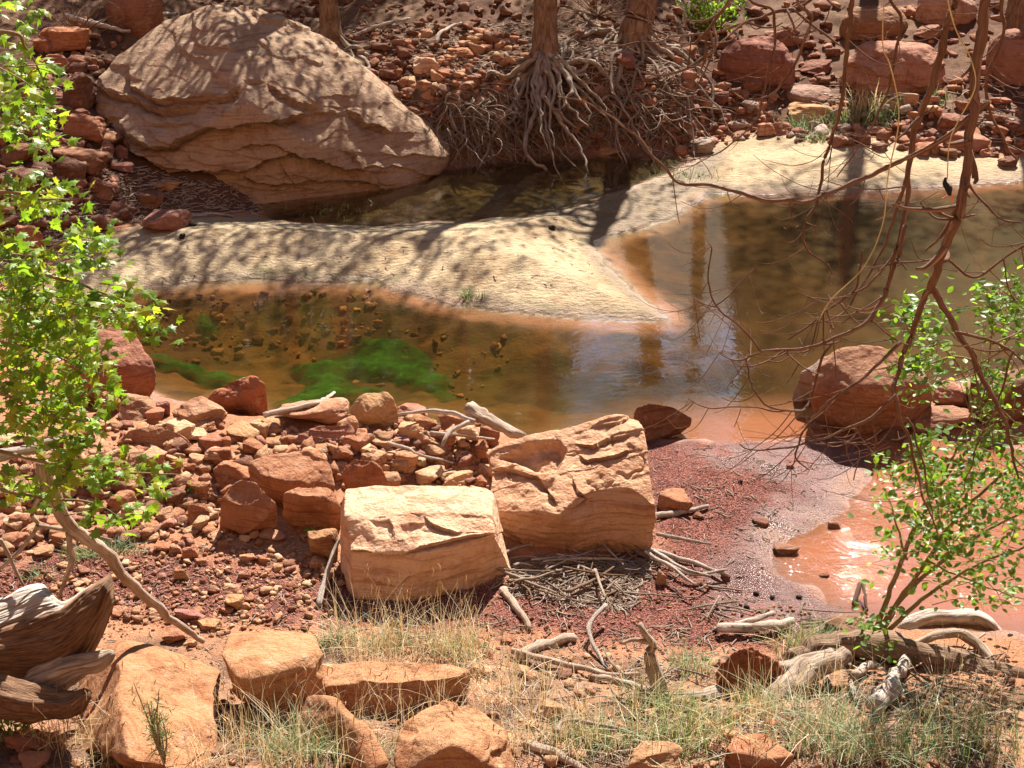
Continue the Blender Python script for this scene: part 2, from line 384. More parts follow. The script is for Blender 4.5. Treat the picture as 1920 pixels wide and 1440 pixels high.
def axis(lo, hi, step, out, n):
    c = np.arange(lo, hi+1e-6, step)
    g = step*np.cumsum(1.16**np.arange(1, n)); a = c[0]-g[::-1]; b = c[-1]+g
    return np.concatenate([a[a > -out], c, b[b < out]])
gx = axis(-8.2, 8.6, 0.042, 140, 60); gy = axis(4.3, 22.0, 0.045, 140, 60)
GX, GY = np.meshgrid(gx, gy)
GZ, Z = height(GX.ravel(), GY.ravel(), True)
x, y = GX.ravel(), GY.ravel()
litter = smooth(0.5+sdf(LITTER, x+0.2*Z['n1'], y+0.2*Z['n2'])/0.35)
redg = smooth(0.5+sdf(REDGRAV, x+0.25*Z['n1'], y+0.25*Z['n2'])/0.4)
wetg = smooth(0.5+sdf(WETGR, x+0.2*Z['n1'], y+0.2*Z['n2'])/0.35)
C = lambda *c: np.array(c)
tint = np.tile(C(0.42, 0.22, 0.125), (len(x), 1))
def over(wt, c):
    global tint
    tint = tint*(1-wt[:, None])+np.asarray(c)*wt[:, None]
over(redg, C(0.27, 0.125, 0.105))
over(np.clip(smooth(Z['ry']/0.5)*0.8, 0, 1), C(0.33, 0.205, 0.13))
over(smooth(Z['ry']/0.3)*smooth(.45+fbm(xy3(x, y, 2.3, 6.0), 4)*1.6)*.85, C(0.15, 0.10, 0.068))
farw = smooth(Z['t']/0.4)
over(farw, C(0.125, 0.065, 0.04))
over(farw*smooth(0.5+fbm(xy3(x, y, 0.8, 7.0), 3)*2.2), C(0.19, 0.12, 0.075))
over(litter, C(0.12, 0.072, 0.047))
over(Z['sand'], C(0.49, 0.375, 0.23))
greeny = Z['sand']*smooth(1-np.abs(Z['dw']+0.12)/0.2)*smooth(fbm(xy3(x, y, 2.2, 4.0), 3)*2.0)
over(Z['sand']*smooth(.35+fbm(xy3(x, y, 1.3, 9.0), 4)*1.5)*.6, C(0.34, 0.235, 0.13))
over(greeny*0.6, C(0.26, 0.24, 0.10))
wsp = smooth(0.5+sdf(WETSP, x, y)/0.5); over(wsp, C(0.34, 0.245, 0.13))
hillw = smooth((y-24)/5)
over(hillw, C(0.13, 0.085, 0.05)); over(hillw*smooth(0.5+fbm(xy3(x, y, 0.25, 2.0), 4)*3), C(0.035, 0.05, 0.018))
nears = smooth(1+np.maximum(sdf(SPIT, x, y), sdf(SANDC, x, y))/0.5); bedw = smooth(Z['dp']/(0.10+0.45*nears)); bedc = np.tile(C(0.165, 0.082, 0.023), (len(x), 1))
rs = smooth((x-1.0)/3.0)[:, None]; bedc = bedc*(1-rs)+C(0.15, 0.078, 0.03)*rs
dk = smooth(0.5+fbm(xy3(x, y*1.6, 1.1, 8.0), 4)*2.5)[:, None]; bedc = bedc*(1-0.5*dk)*(1-0.5*(smooth((Z['dp']-.35)/.9)*smooth((x+1.2)/1.2)*smooth((3.4-x)/1.5))[:, None])
tint = tint*(1-bedw[:, None])+bedc*bedw[:, None]
sw = smooth(Z['ds']/0.12); over(sw, C(0.045, 0.05, 0.033)); over(sw*smooth(fbm(xy3(x*0.6, y, 2.0, 5.0), 3)*2)*.5, C(0.15, 0.115, 0.05))
pw = smooth(Z['dq']/0.05)*(Z['dq'] > Z['dp']); over(pw, C(0.36, 0.13, 0.062))
wet = np.clip(smooth(1-(-Z['dw'])/(0.16+.1*Z['n1']))*0.75*(Z['dw'] < 0.05), 0, 1); wet = np.maximum(wet, .45*wsp); wet = np.maximum(wet, .8*smooth(1.2-GZ/.055)*(GZ > -.01)*np.maximum(Z['sand'], wetg))
wet = np.maximum(wet, wetg*0.9*smooth(0.65+fbm(xy3(x, y, 1.8, 2.0), 3)*1.5))
wet = np.where(Z['dw'] > 0.03, 0.15, wet)
grav = np.maximum(redg*(1-.55*wetg), .35*wetg)*(1-Z['sand']); grav = np.maximum(grav, 0.35*(1-Z['sand'])*(Z['dw'] < 0))*(1-litter)
tint = tint*(np.array([0.86, 0.79, 0.74])*(1-Z['sand'][:, None])+0.84*Z['sand'][:, None])
nx, ny = len(gx), len(gy)
idx = np.arange(nx*ny).reshape(ny, nx)
quads = np.stack([idx[:-1, :-1], idx[:-1, 1:], idx[1:, 1:], idx[1:, :-1]], -1).reshape(-1, 4)
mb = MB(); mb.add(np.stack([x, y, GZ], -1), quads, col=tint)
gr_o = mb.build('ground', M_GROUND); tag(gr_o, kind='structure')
for nm, a in (('wet', wet), ('gravel', grav), ('sand', Z['sand']*(Z['dw'] < 0))):
    at = gr_o.data.attributes.new(nm, 'FLOAT', 'POINT'); at.data.foreach_set('value', np.asarray(a, np.float32))

_HG = GZ.reshape(len(gy), len(gx))
def height(x, y):
    x = np.asarray(x, float); y = np.asarray(y, float)
    i = np.clip(np.searchsorted(gx, x)-1, 0, len(gx)-2); j = np.clip(np.searchsorted(gy, y)-1, 0, len(gy)-2)
    u = np.clip((x-gx[i])/(gx[i+1]-gx[i]), 0, 1); v = np.clip((y-gy[j])/(gy[j+1]-gy[j]), 0, 1)
    return (_HG[j, i]*(1-u)+_HG[j, i+1]*u)*(1-v)+(_HG[j+1, i]*(1-u)+_HG[j+1, i+1]*u)*v

# water sheet: pool, stream and muddy puddle stand at one level
wx = np.arange(-9, 15.01, 0.08); wy = np.arange(6.3, 19.6, 0.08)
WX, WY = np.meshgrid(wx, wy); X, Y = WX.ravel(), WY.ravel()
dp, dq, ds = sdf(POOL, X, Y), sdf(PUD, X, Y), sdf(STREAM, X, Y)
turb = 0.03+0.34*smooth((X-1.2)/2.6)*smooth(dp/0.5)+0.05*smooth((fbm(xy3(X, Y, .7), 3)+.2)*1.5)
silt = np.tile(C(0.17, 0.095, 0.035), (len(X), 1))
rightw = smooth((X-2.6)/2.0)[:, None]*smooth((Y-10.3)/1.5)[:, None]; silt = silt*(1-rightw)+C(0.155, 0.12, 0.062)*rightw
mud = smooth(0.5+np.maximum(dq, 0.35-np.hypot((X-2.3)/2.2, (Y-9.75)/0.9)*0.5)/0.5)
mud = np.where((dp > 0.8), 0, mud)
silt = silt*(1-mud[:, None])+C(0.31, 0.115, 0.055)*mud[:, None]
turb = np.maximum(turb, mud*0.72)
turb = np.where((ds > 0) & (dp < 0), 0.05, turb)
rip = np.clip(0.12+0.10*smooth(.5+fbm(xy3(X, Y, .8, 4.0), 3)*2)+0.55*smooth(0.5+ds/0.3)+0.85*smooth(0.5+dq/0.5)+0.22*smooth(1.2-np.hypot((X-1.3)/1.2, (Y-11.0)/1.8)), 0, 1)
nx, ny = len(wx), len(wy); idx = np.arange(nx*ny).reshape(ny, nx)
quads = np.stack([idx[:-1, :-1], idx[:-1, 1:], idx[1:, 1:], idx[1:, :-1]], -1).reshape(-1, 4)
mb = MB(); mb.add(np.stack([X, Y, 0*X], -1), quads, col=silt)
wa = mb.build('water', M_WATER); tag(wa, kind='structure')
dep = smooth(-height(X, Y)/.11); turb = turb*(.25+.75*smooth(-height(X, Y)/.08)) if False else np.where(mud > .3, turb, turb*(.2+.8*dep))
for nm, a in (('turbid', turb), ('ripple', rip), ('depth', dep)):
    at = wa.data.attributes.new(nm, 'FLOAT', 'POINT'); at.data.foreach_set('value', np.asarray(a, np.float32))

# algae lying on the pool bed: low bumpy mats
ALG = [[(500, 640), (560, 668), (610, 655), (690, 628), (760, 640), (800, 662), (855, 690), (820, 728), (770, 712), (720, 690), (660, 690), (690, 730), (740, 752), (640, 775), (540, 790), (500, 770), (560, 735), (575, 695)],
       [(270, 670), (340, 678), (400, 692), (480, 700), (440, 730), (400, 735), (330, 705), (280, 700)], [(355, 598), (400, 592), (425, 598), (415, 612), (370, 614)], [(790, 735), (850, 725), (880, 735), (830, 752)]]
ax_ = np.arange(-4.2, 0.4, 0.035); ay_ = np.arange(9.4, 13.2, 0.035); AX, AY = np.meshgrid(ax_, ay_); X, Y = AX.ravel(), AY.ravel()
jw = xy3(X, Y, 3.0)
da = np.max([sdf(gpoly(p, -0.12), X+0.12*fbm(jw, 3), Y+0.12*fbm(jw+7, 3)) for p in ALG], 0)
zb = height(X, Y)
az = zb-0.02+np.clip((da+0.05)*0.7, -0.02, 0.11)+0.02*fbm(xy3(X, Y, 8.0), 3)*smooth(da/0.1)
az = np.minimum(az, -0.02)
nx, ny = len(ax_), len(ay_); idx = np.arange(nx*ny).reshape(ny, nx); keep = (da > -0.10).reshape(ny, nx)
kq = keep[:-1, :-1] & keep[1:, 1:] & keep[:-1, 1:] & keep[1:, :-1]
quads = np.stack([idx[:-1, :-1], idx[:-1, 1:], idx[1:, 1:], idx[1:, :-1]], -1)[kq]
used, inv = np.unique(quads, return_inverse=True)
mb = MB(); mb.add(np.stack([X, Y, az], -1)[used], inv.reshape(-1, 4))
alg = mb.build('algae', M_ALGAE); at = alg.data.attributes.new('fade', 'FLOAT', 'POINT'); at.data.foreach_set('value', (smooth((da+.06+.09*fbm(xy3(X, Y, 7.0), 4))/.22)*np.clip(.9+.6*fbm(xy3(X, Y, 4.0, 3), 3), .6, 1))[used].astype(np.float32))
tag(alg, 'bright green algae mats on the bed of the near pool', 'algae', kind='stuff')

# ------------------------------------------------------------------ rocks
_ico = {}
def ico(n):
    if n not in _ico:
        bm = bmesh.new(); bmesh.ops.create_icosphere(bm, subdivisions=n, radius=1.0)
        v = np.array([q.co[:] for q in bm.verts]); f = np.array([[q.index for q in t.verts] for t in bm.faces]); bm.free()
        _ico[n] = (v/np.linalg.norm(v, axis=1)[:, None], f)
    return _ico[n]
def vnormals(v, f):
    a = np.cross(v[f[:, 1]]-v[f[:, 0]], v[f[:, 2]]-v[f[:, 0]]); n = np.zeros_like(v)
    for k in range(3): np.add.at(n, f[:, k], a)
    return n/(np.linalg.norm(n, axis=1)[:, None]+1e-12)
def hull_planes(pts):
    bm = bmesh.new()
    for p in pts: bm.verts.new(tuple(p))
    bmesh.ops.convex_hull(bm, input=bm.verts); bm.normal_update()
    c = pts.mean(0); N = []; Hh = []
    for f in bm.faces:
        n = np.array(f.normal); d = float(n@(np.array(f.calc_center_median())-c))
        if d < 0: n, d = -n, -d
        if d > 1e-4: N.append(n); Hh.append(d)
    bm.free(); return c, np.array(N), np.array(Hh)
def rock_mesh(pts, sub=6, edge=22, rough=0.02, fine=0.006, freq=2.0, ledge=0.0, lfreq=5.0, bed=(0.1, 0.15, 1.0), warp=0.6, seed=0, chips=6, chip=0.95, crease=0.006, scoops=0, sdep=0.05, cracks=(), ledges=(), dents=()):
    """angular stone: rounded intersection of the planes of a hull, chipped, bedded and roughened"""
    r = np.random.default_rng(seed); pts = np.asarray(pts, float)
    lo, hi = pts.min(0), pts.max(0); sc = np.maximum(hi-lo, 1e-3); q = (pts-lo)/sc
    c, N, Hh = hull_planes(q)
    D, f = ico(sub)
    ex = r.normal(size=(chips, 3)); ex /= np.linalg.norm(ex, axis=1)[:, None]
    if chips:
        sup = ((q-c)@ex.T).max(0); N = np.concatenate([N, ex]); Hh = np.concatenate([Hh, sup*r.uniform(chip-0.10, chip+0.02, chips)])
    rr = (np.maximum((D@N.T)/Hh, 1e-6)**edge).sum(1)**(-1.0/edge)
    v = (c+D*rr[:, None])*sc+lo
    S = float(sc.mean()); off = r.uniform(0, 50, 3)
    n = vnormals(v, f)
    for k in range(scoops):
        i = int(r.integers(len(v))); R = r.uniform(.3, .9)*S; cc = v[i]+n[i]*(R-r.uniform(.35, 1)*sdep*S); dv = v-cc; dl = np.linalg.norm(dv, axis=1)
        m_ = dl < R; v[m_] = cc+dv[m_]/dl[m_, None]*R
    if scoops: n = vnormals(v, f)
    pn = v/S*1.0
    d = rough*S*fbm(pn*freq+off, 4, 0.55)+fine*S*fbm(pn*freq*6+off, 3, 0.6)
    d = d-crease*S*np.maximum(0, 0.12-np.abs(noise(pn*freq*1.3+off+3)+.35*noise(pn*freq*4+off)))*8*smooth(.5+noise(pn*freq+off+9))
    if ledges or dents:
        qx, qy, _ = proj(v); fc = (n*(np.array([0, 0, CAMZ])-v)).sum(1) > 0
        qx = qx+5*noise(v*6+off)+2*noise(v*19); qy = qy+5*noise(v*6+off+7)+2*noise(v*19+3)
        for pl, dep, wid in ledges:
            pl = np.array(pl, float); dm = np.full(len(v), 1e9); sg = np.zeros(len(v))
            for a_, b_ in zip(pl[:-1], pl[1:]):
                ex, ey = b_-a_; t_ = np.clip(((qx-a_[0])*ex+(qy-a_[1])*ey)/(ex*ex+ey*ey), 0, 1); ddx, ddy = qx-a_[0]-t_*ex, qy-a_[1]-t_*ey; dd = np.hypot(ddx, ddy); m_ = dd < dm; dm[m_] = dd[m_]; sg[m_] = ddy[m_]
            ends = np.minimum(np.hypot(qx-pl[0, 0], qy-pl[0, 1]), np.hypot(qx-pl[-1, 0], qy-pl[-1, 1])); fade = smooth(ends/25)
            d = d-fc*dep*fade*np.where(sg > 0, np.exp(-dm/wid), 0)+fc*dep*.45*fade*np.where(sg <= 0, np.exp(-dm/(wid*1.3)), 0)
        for pl, dep in dents: d = d-fc*dep*smooth(sdf(np.array(pl, float), qx, qy)/14)
    for ck in cracks:
        cp = atz(*np.array(ck, float).T); dmin = np.full(len(v), 9.0); jit = v+.02*np.stack([noise(v*11+k*5) for k in range(3)], -1)
        for a_, b_ in zip(cp[:-1], cp[1:]):
            e_ = b_-a_; t_ = np.clip(((jit-a_)@e_)/(e_@e_), 0, 1); dmin = np.minimum(dmin, np.linalg.norm(jit-a_-t_[:, None]*e_, axis=1))
        d = d-.035*np.maximum(0, 1-dmin/.028)
    if ledge > 0:
        bv = np.array(bed)/np.linalg.norm(bed)
        s = (v@bv)*lfreq+warp*fbm(v*0.9+off, 3)+0.25*fbm(v*3.1+off, 3)
        fr = s-np.floor(s); k = np.floor(s)
        amp = 0.12+0.88*np.abs(np.sin(k*12.9898+off[0]))**1.5
        mod = smooth(0.75+0.9*fbm(v*1.3+off+5, 3))
        d = d+ledge*amp*mod*((1-fr)**3*.6+.4*(1-fr))
    v = v+n*d[:, None]
    return v, f
TINT = {'red': (0.44, 0.215, 0.118), 'deep': (0.28, 0.14, 0.09), 'tan': (0.54, 0.325, 0.185), 'pale': (0.64, 0.44, 0.27), 'pink': (0.42, 0.215, 0.15), 'brown': (0.25, 0.135, 0.085), 'grey': (0.40, 0.33, 0.28)}
SAT = np.array([0.86, 0.80, 0.76])
TINT = {k: tuple(np.array(v)*SAT) for k, v in TINT.items()}
HERO = []            # landmarks for describing the smaller stones
HK = dict(scoops=7, sdep=.05, chips=6)
def hero(name, label, zpts, tintn='red', extra=(), mark=None, group=None, tilt=0, **kw):
    a = np.array(zpts, float); pts = atz(a[:, 0], a[:, 1], a[:, 2]); grow = kw.pop('grow', 1.02)
    if len(extra): pts = np.concatenate([pts, np.array(extra, float)])
    pts = pts.mean(0)+(pts-pts.mean(0))*grow
    kw = {**HK, **kw}; kw['edge'] = max(kw.get('edge', 22)*1.5, 18); v, f = rock_mesh(pts, **kw)
    org = (float(pts[:, 0].mean()), float(pts[:, 1].mean()), float(pts[:, 2].min()))
    mb = MB(); mb.add(v, tris=f); o = mb.build(name, M_ROCK, origin=org)
    t = TINT[tintn] if isinstance(tintn, str) else tuple(np.array([tintn[0]*1.02, tintn[1]*1.13, tintn[2]*1.08])*SAT)
    o.color = (*t, 1); tag(o, label, 'boulder' if 'boulder' in name else 'rock', group)
    if mark: HERO.append((mark, a[:, 0].mean(), a[:, 1].mean(), np.ptp(a[:, 0])/2, np.ptp(a[:, 1])/2))
    return o
def backs(zpts, dy=0.2, z=-0.1):
    a = np.array(zpts, float); p = atz(a[:, 0], a[:, 1], a[:, 2]); p[:, 1] += dy; p[:, 2] = z; return p

big_top = [(300, 45, 1.72), (400, 12, 1.95), (480, 14, 1.9), (560, 40, 1.70), (640, 98, 1.38), (720, 172, 0.98), (790, 252, 0.5), (832, 312, 0.06), (200, 140, 1.25), (182, 185, 1.0)]
big_low = [(195, 215, 0.8), (240, 285, 0.45), (330, 328, 0.22), (440, 345, 0.10), (500, 372, 0.0), (640, 366, -0.02), (750, 352, -0.02), (830, 322, -0.02), (330, 335, -.1), (440, 352, -.15), (500, 376, -.2), (640, 372, -.2),
           (300, 190, 1.05), (450, 190, 1.2), (430, 270, 0.72), (580, 280, 0.6), (690, 290, 0.4), (560, 130, 1.35), (480, 320, 0.35)]
hero('sandstone_boulder', 'huge domed buff sandstone boulder with wavy ledges, dappled by tree shadow', big_top+big_low, (0.43, 0.285, 0.20), np.concatenate([backs(big_top, 0.9, 0.3)]+[np.array([g1(a_, b_)+[0, 0, -.02], g1(a_, b_)+[0, 0, -.3]]) for a_, b_ in ((198, 225), (240, 292), (325, 334), (430, 352))]),
     'the huge domed boulder', sub=8, edge=26, rough=0.02, fine=0.0025, freq=1.6, ledge=0.04, lfreq=5.2, bed=(0.25, -0.12, 1.0), warp=0.75, ledges=[([(173, 150), (200, 173), (253, 187), (273, 200), (300, 210), (363, 200), (377, 193)], .11, 16), ([(227, 220), (247, 260), (283, 277), (320, 277), (337, 260), (400, 240), (500, 230), (567, 217), (582, 212)], .15, 18),
     ([(233, 260), (253, 287), (300, 307), (333, 317), (400, 320), (467, 315), (500, 297), (550, 287), (600, 300), (640, 313), (690, 322)], .15, 16), ([(450, 330), (483, 340), (520, 347), (567, 340), (640, 337), (705, 345)], .10, 10), ([(433, 283), (500, 267), (533, 277), (583, 300)], .06, 9),
     ([(650, 198), (690, 233), (745, 248)], .09, 12), ([(240, 125), (247, 160), (263, 177), (300, 190), (360, 190), (430, 175), (455, 150)], .09, 13), ([(635, 280), (663, 293), (676, 320)], .06, 10), ([(560, 190), (590, 205), (610, 208)], .05, 8), ([(500, 150), (540, 190), (575, 200), (580, 213)], .06, 12), ([(270, 230), (330, 235), (370, 225)], .04, 9), ([(520, 300), (540, 330), (560, 345)], .04, 8)], seed=5, chips=10, chip=0.99, crease=0.006, grow=1.05, scoops=5, sdep=.025)
lb_top = [(652, 920, 0.60), (745, 909, 0.64), (918, 913, 0.62)]
hero('sandstone_block', 'pale buff sandstone block with a flat sunlit top, front of the pair', lb_top+[(650, 966, 0.58), (905, 958, 0.60), (662, 1034, 0.43), (800, 1036, 0.47), (925, 1003, 0.50),
     (668, 1148, 0.05), (742, 1162, 0.02), (868, 1124, 0.04), (960, 1086, 0.05), (640, 1060, 0.22), (641, 960, 0.5), (955, 1060, 0.12)], (0.84, 0.52, 0.36), backs(lb_top, 0.1),
     'the pale flat-topped block', sub=8, edge=110, rough=0.014, fine=0.004, freq=1.8, ledge=0.014, lfreq=5, bed=(0.05, 0.2, 1.0), warp=0.25, seed=11, chips=5, chip=0.97, crease=0.010, scoops=7, sdep=.03, ledges=[([(645, 1032), (700, 1037), (760, 1033), (800, 1022), (860, 1010), (930, 1000)], .035, 7), ([(728, 968), (738, 990), (742, 1010)], .03, 6), ([(795, 962), (812, 985), (835, 998), (870, 1000)], .035, 8), ([(660, 1075), (700, 1085), (745, 1098), (760, 1085), (790, 1075)], .02, 7)], dents=[([(690, 975), (735, 970), (740, 1010), (700, 1012)], .02), ([(745, 985), (800, 975), (810, 1005), (750, 1010)], .02)])
rb_top = [(1196, 772, 0.84), (1000, 817, 0.68), (918, 850, 0.55)]
hero('sandstone_block', 'big tan sandstone block with cracked sloping top, behind the pale block', rb_top+[(925, 960, 0.36), (1050, 962, 0.46), (1180, 932, 0.52), (1226, 948, 0.46), (1222, 1036, 0.08),
     (990, 1042, 0.05), (1100, 1052, 0.03), (936, 1000, 0.10), (1212, 870, 0.62), (1228, 1000, 0.2)], (0.66, 0.37, 0.235), backs(rb_top, 0.05),
     'the big tan cracked block', sub=8, edge=90, rough=0.02, fine=0.005, freq=2.4, ledge=0.012, lfreq=8, bed=(-0.25, 0.45, 0.8), warp=0.9, seed=29, chips=7, chip=0.96, crease=0.018, scoops=10, sdep=.05, ledges=[([(1075, 832), (1110, 836), (1160, 820), (1190, 812)], .03, 6), ([(1085, 850), (1105, 866), (1150, 858), (1192, 842)], .035, 6), ([(920, 880), (970, 884), (1010, 895), (1030, 925), (1050, 955)], .035, 8), ([(1070, 890), (1085, 915), (1100, 935), (1060, 960)], .03, 7), ([(1110, 800), (1150, 795), (1190, 785)], .02, 5)], dents=[([(928, 864), (985, 830), (1050, 822), (1066, 845), (1050, 882), (1015, 890), (960, 874)], .075), ([(1000, 900), (1040, 895), (1045, 930), (1010, 925)], .03)])
hero('round_boulder', 'rounded red boulder standing at the pool edge behind hanging bare branches', [(1520, 700, 0.40), (1548, 655, 0.62), (1610, 640, 0.70), (1680, 650, 0.66), (1735, 690, 0.5), (1752, 740, 0.3), (1520, 735, 0.34), (1680, 725, 0.48),
     (1545, 800, -0.05), (1600, 825, -0.05), (1690, 815, -0.05), (1745, 770, 0.0), (1600, 728, 0.47), (1530, 770, 0.1)], (0.40, 0.20, 0.125),
     backs([(1548, 655, 0.62), (1610, 640, 0.70), (1680, 650, 0.66)], 0.1), 'the round pool-edge boulder', sub=6, edge=12, rough=0.015, fine=0.006, freq=2.6, seed=31, chips=3, chip=0.98)
hero('grey_boulder', 'small pale grey boulder tucked behind the round red boulder in the pool', [(1487, 735, 0.05), (1500, 700, 0.28), (1545, 665, 0.42), (1570, 660, 0.42), (1540, 745, 0.02), (1490, 745, -0.05), (1560, 700, 0.35)], 'grey',
     backs([(1500, 700, 0.28), (1560, 662, 0.42)], 0.1), None, sub=5, edge=10, rough=0.03, seed=33)
hero('red_boulder', 'large dusky red boulder half hidden by the leafy maple at the left', [(115, 640, 0.5), (150, 600, 0.68), (200, 590, 0.72), (250, 620, 0.62), (292, 680, 0.42), (296, 720, 0.25), (280, 755, 0.06), (230, 752, 0.08), (130, 760, 0.1), (215, 690, 0.48), (150, 690, 0.44)],
     (0.36, 0.155, 0.105), backs([(150, 600, 0.68), (200, 590, 0.72), (250, 620, 0.62)], 0.1), 'the dusky red boulder', sub=6, edge=14, rough=0.03, fine=0.008, seed=37, ledge=0.02, lfreq=7, bed=(0.5, -0.3, 1), chips=6)
hero('peaked_rock', 'peaked coarse red rock at the pool edge, pointed top against green algae', [(388, 745, 0.30), (425, 718, 0.42), (478, 705, 0.50), (497, 720, 0.44), (506, 775, 0.15), (500, 792, 0.06), (430, 797, 0.08), (400, 790, 0.10), (450, 745, 0.38)], (0.42, 0.155, 0.085),
     backs([(425, 718, .42), (478, 705, .5)], 0.1), 'the peaked red rock', sub=6, edge=18, rough=0.05, fine=0.012, seed=41)
hero('dark_wedge_rock', 'dark wedge-shaped rock poking into the pool behind the tan block', [(1190, 765, 0.30), (1215, 755, 0.32), (1262, 762, 0.26), (1300, 785, 0.14), (1296, 798, 0.08), (1205, 832, 0.0), (1190, 820, 0.02)], 'brown',
     backs([(1190, 765, .3), (1262, 762, .26)], 0.1), None, sub=6, edge=20, rough=0.02, seed=43)
hero('foreground_boulder', 'long smooth orange sandstone boulder in the bottom left foreground', [(178, 1225, 0.50), (240, 1203, 0.62), (330, 1225, 0.60), (415, 1255, 0.52), (408, 1310, 0.48), (222, 1262, 0.72), (228, 1330, 0.84), (245, 1425, 0.86), (395, 1440, 0.62), (128, 1405, 0.42), (150, 1300, 0.32), (390, 1380, 0.60), (165, 1260, 0.4)],
     (0.47, 0.225, 0.12), backs([(240, 1203, .64), (330, 1225, .6), (128, 1400, .4), (390, 1430, .5)], 0.05, 0.2), 'the long foreground boulder', sub=7, edge=34, rough=0.02, fine=0.004, freq=1.5, seed=47, chips=6, chip=1.0, ledge=.02, lfreq=3.2, bed=(.3, -.5, 1), warp=.6)
hero('flat_topped_rock', 'flat-topped orange rock with cracked top overhanging a dark hollow', [(430, 1190, 0.66), (500, 1178, 0.70), (590, 1185, 0.68), (600, 1220, 0.66), (612, 1285, 0.5), (560, 1240, 0.72), (450, 1275, 0.76), (413, 1225, 0.70), (520, 1345, 0.42), (445, 1310, 0.5), (600, 1320, 0.4)],
     (0.50, 0.25, 0.135), backs([(500, 1178, .7), (590, 1185, .68)], 0.0, 0.2), 'the flat-topped foreground rock', sub=6, edge=30, rough=0.02, fine=0.004, seed=53, ledge=0.012, lfreq=12, chips=6, chip=0.98)
hero('tilted_slab', 'narrow tilted orange slab leaning down right of the flat-topped rock', [(545, 1330, 0.44), (590, 1292, 0.60), (625, 1300, 0.62), (700, 1370, 0.68), (728, 1425, 0.66), (690, 1455, 0.6), (570, 1378, 0.47), (650, 1345, 0.68)], (0.44, 0.205, 0.11),
     backs([(590, 1292, .56), (700, 1370, .55), (690, 1440, .5)], 0.05, 0.3), None, sub=6, edge=24, rough=0.02, seed=59)
hero('ledge_rock', 'wide orange ledge rock with shaded front face among dry grass stems', [(600, 1245, 0.44), (700, 1240, 0.48), (880, 1245, 0.46), (870, 1268, 0.46), (790, 1278, 0.50), (690, 1275, 0.52), (610, 1290, 0.46), (700, 1370, 0.25), (800, 1340, 0.25), (870, 1300, 0.33), (640, 1360, 0.28)],
     (0.47, 0.23, 0.125), backs([(600, 1245, .44), (880, 1245, .46)], 0.05, 0.1), None, sub=6, edge=26, rough=0.025, seed=61)
hero('low_foreground_rock', 'low broad orange rock with stepped top at the bottom edge behind grass', [(735, 1380, 0.66), (800, 1325, 0.70), (850, 1308, 0.72), (900, 1330, 0.68), (955, 1380, 0.64), (955, 1460, 0.56), (740, 1460, 0.6), (850, 1395, 0.78)],
     (0.50, 0.255, 0.14), backs([(800, 1325, .68), (900, 1330, .66), (950, 1440, .5)], 0.05, 0.3), None, sub=6, edge=24, rough=0.035, seed=67, ledge=0.02, lfreq=10)
hero('angular_boulder', 'broad angular red boulder in the middle of the left rubble', [(468, 865, 0.42), (520, 848, 0.48), (590, 840, 0.50), (618, 870, 0.40), (627, 920, 0.25), (560, 905, 0.42), (500, 895, 0.42), (470, 920, 0.22), (540, 940, 0.25), (620, 935, 0.2)], (0.44, 0.20, 0.115),
     backs([(520, 848, .48), (590, 840, .5)], 0.1), 'the broad angular boulder', sub=6, edge=22, rough=0.025, fine=0.006, seed=71, ledge=0.02, lfreq=9, bed=(.4, 0, 1))
hero('slanted_boulder', 'slanted red boulder with flat shaded face at the front of the left rubble', [(415, 935, 0.40), (445, 897, 0.50), (480, 905, 0.50), (520, 945, 0.42), (505, 970, 0.33), (455, 1003, 0.16), (412, 985, 0.2)], (0.42, 0.19, 0.11),
     backs([(445, 897, .5), (500, 915, .46)], 0.1), 'the slanted rubble boulder', sub=6, edge=24, rough=0.02, seed=73)
hero('square_boulder', 'squarish red boulder beside the slanted one, just left of the pale block', [(533, 925, 0.42), (570, 908, 0.47), (625, 915, 0.46), (642, 955, 0.36), (620, 990, 0.16), (560, 990, 0.16), (531, 970, 0.24), (590, 930, 0.48)], (0.41, 0.185, 0.105),
     backs([(570, 908, .47), (625, 915, .46)], 0.1), 'the squarish rubble boulder', sub=6, edge=22, rough=0.025, seed=79)
hero('cream_boulder', 'upright cream coloured boulder on the shore between pool and rubble', [(657, 760, 0.40), (680, 738, 0.50), (725, 733, 0.52), (745, 755, 0.44), (748, 800, 0.26), (700, 822, 0.18), (660, 805, 0.24), (690, 770, 0.44)], (0.56, 0.325, 0.175),
     backs([(680, 738, .5), (725, 733, .52)], 0.08), 'the cream shore boulder', sub=6, edge=20, rough=0.03, seed=83)
hero('striped_slab', 'pinkish slab with fine parallel bedding stripes on the rubble', [(545, 820, 0.34), (600, 798, 0.40), (660, 795, 0.40), (667, 825, 0.30), (655, 850, 0.24), (560, 858, 0.2), (548, 845, 0.24)], (0.42, 0.20, 0.15),
     backs([(600, 798, .4), (660, 795, .4)], 0.1), 'the striped pink slab', sub=6, edge=26, rough=0.012, seed=89, ledge=0.012, lfreq=22, bed=(0.1, 0.2, 1), warp=0.3)
hero('broad_boulder', 'broad low buff-red boulder with a notched top below the maple leaves', [(213, 835, 0.34), (240, 805, 0.44), (300, 797, 0.46), (350, 815, 0.42), (372, 850, 0.28), (340, 872, 0.2), (230, 870, 0.2)], (0.46, 0.225, 0.13),
     backs([(240, 805, .44), (300, 797, .46), (350, 815, .42)], 0.1), 'the broad notched boulder', sub=6, edge=14, rough=0.03, seed=97)
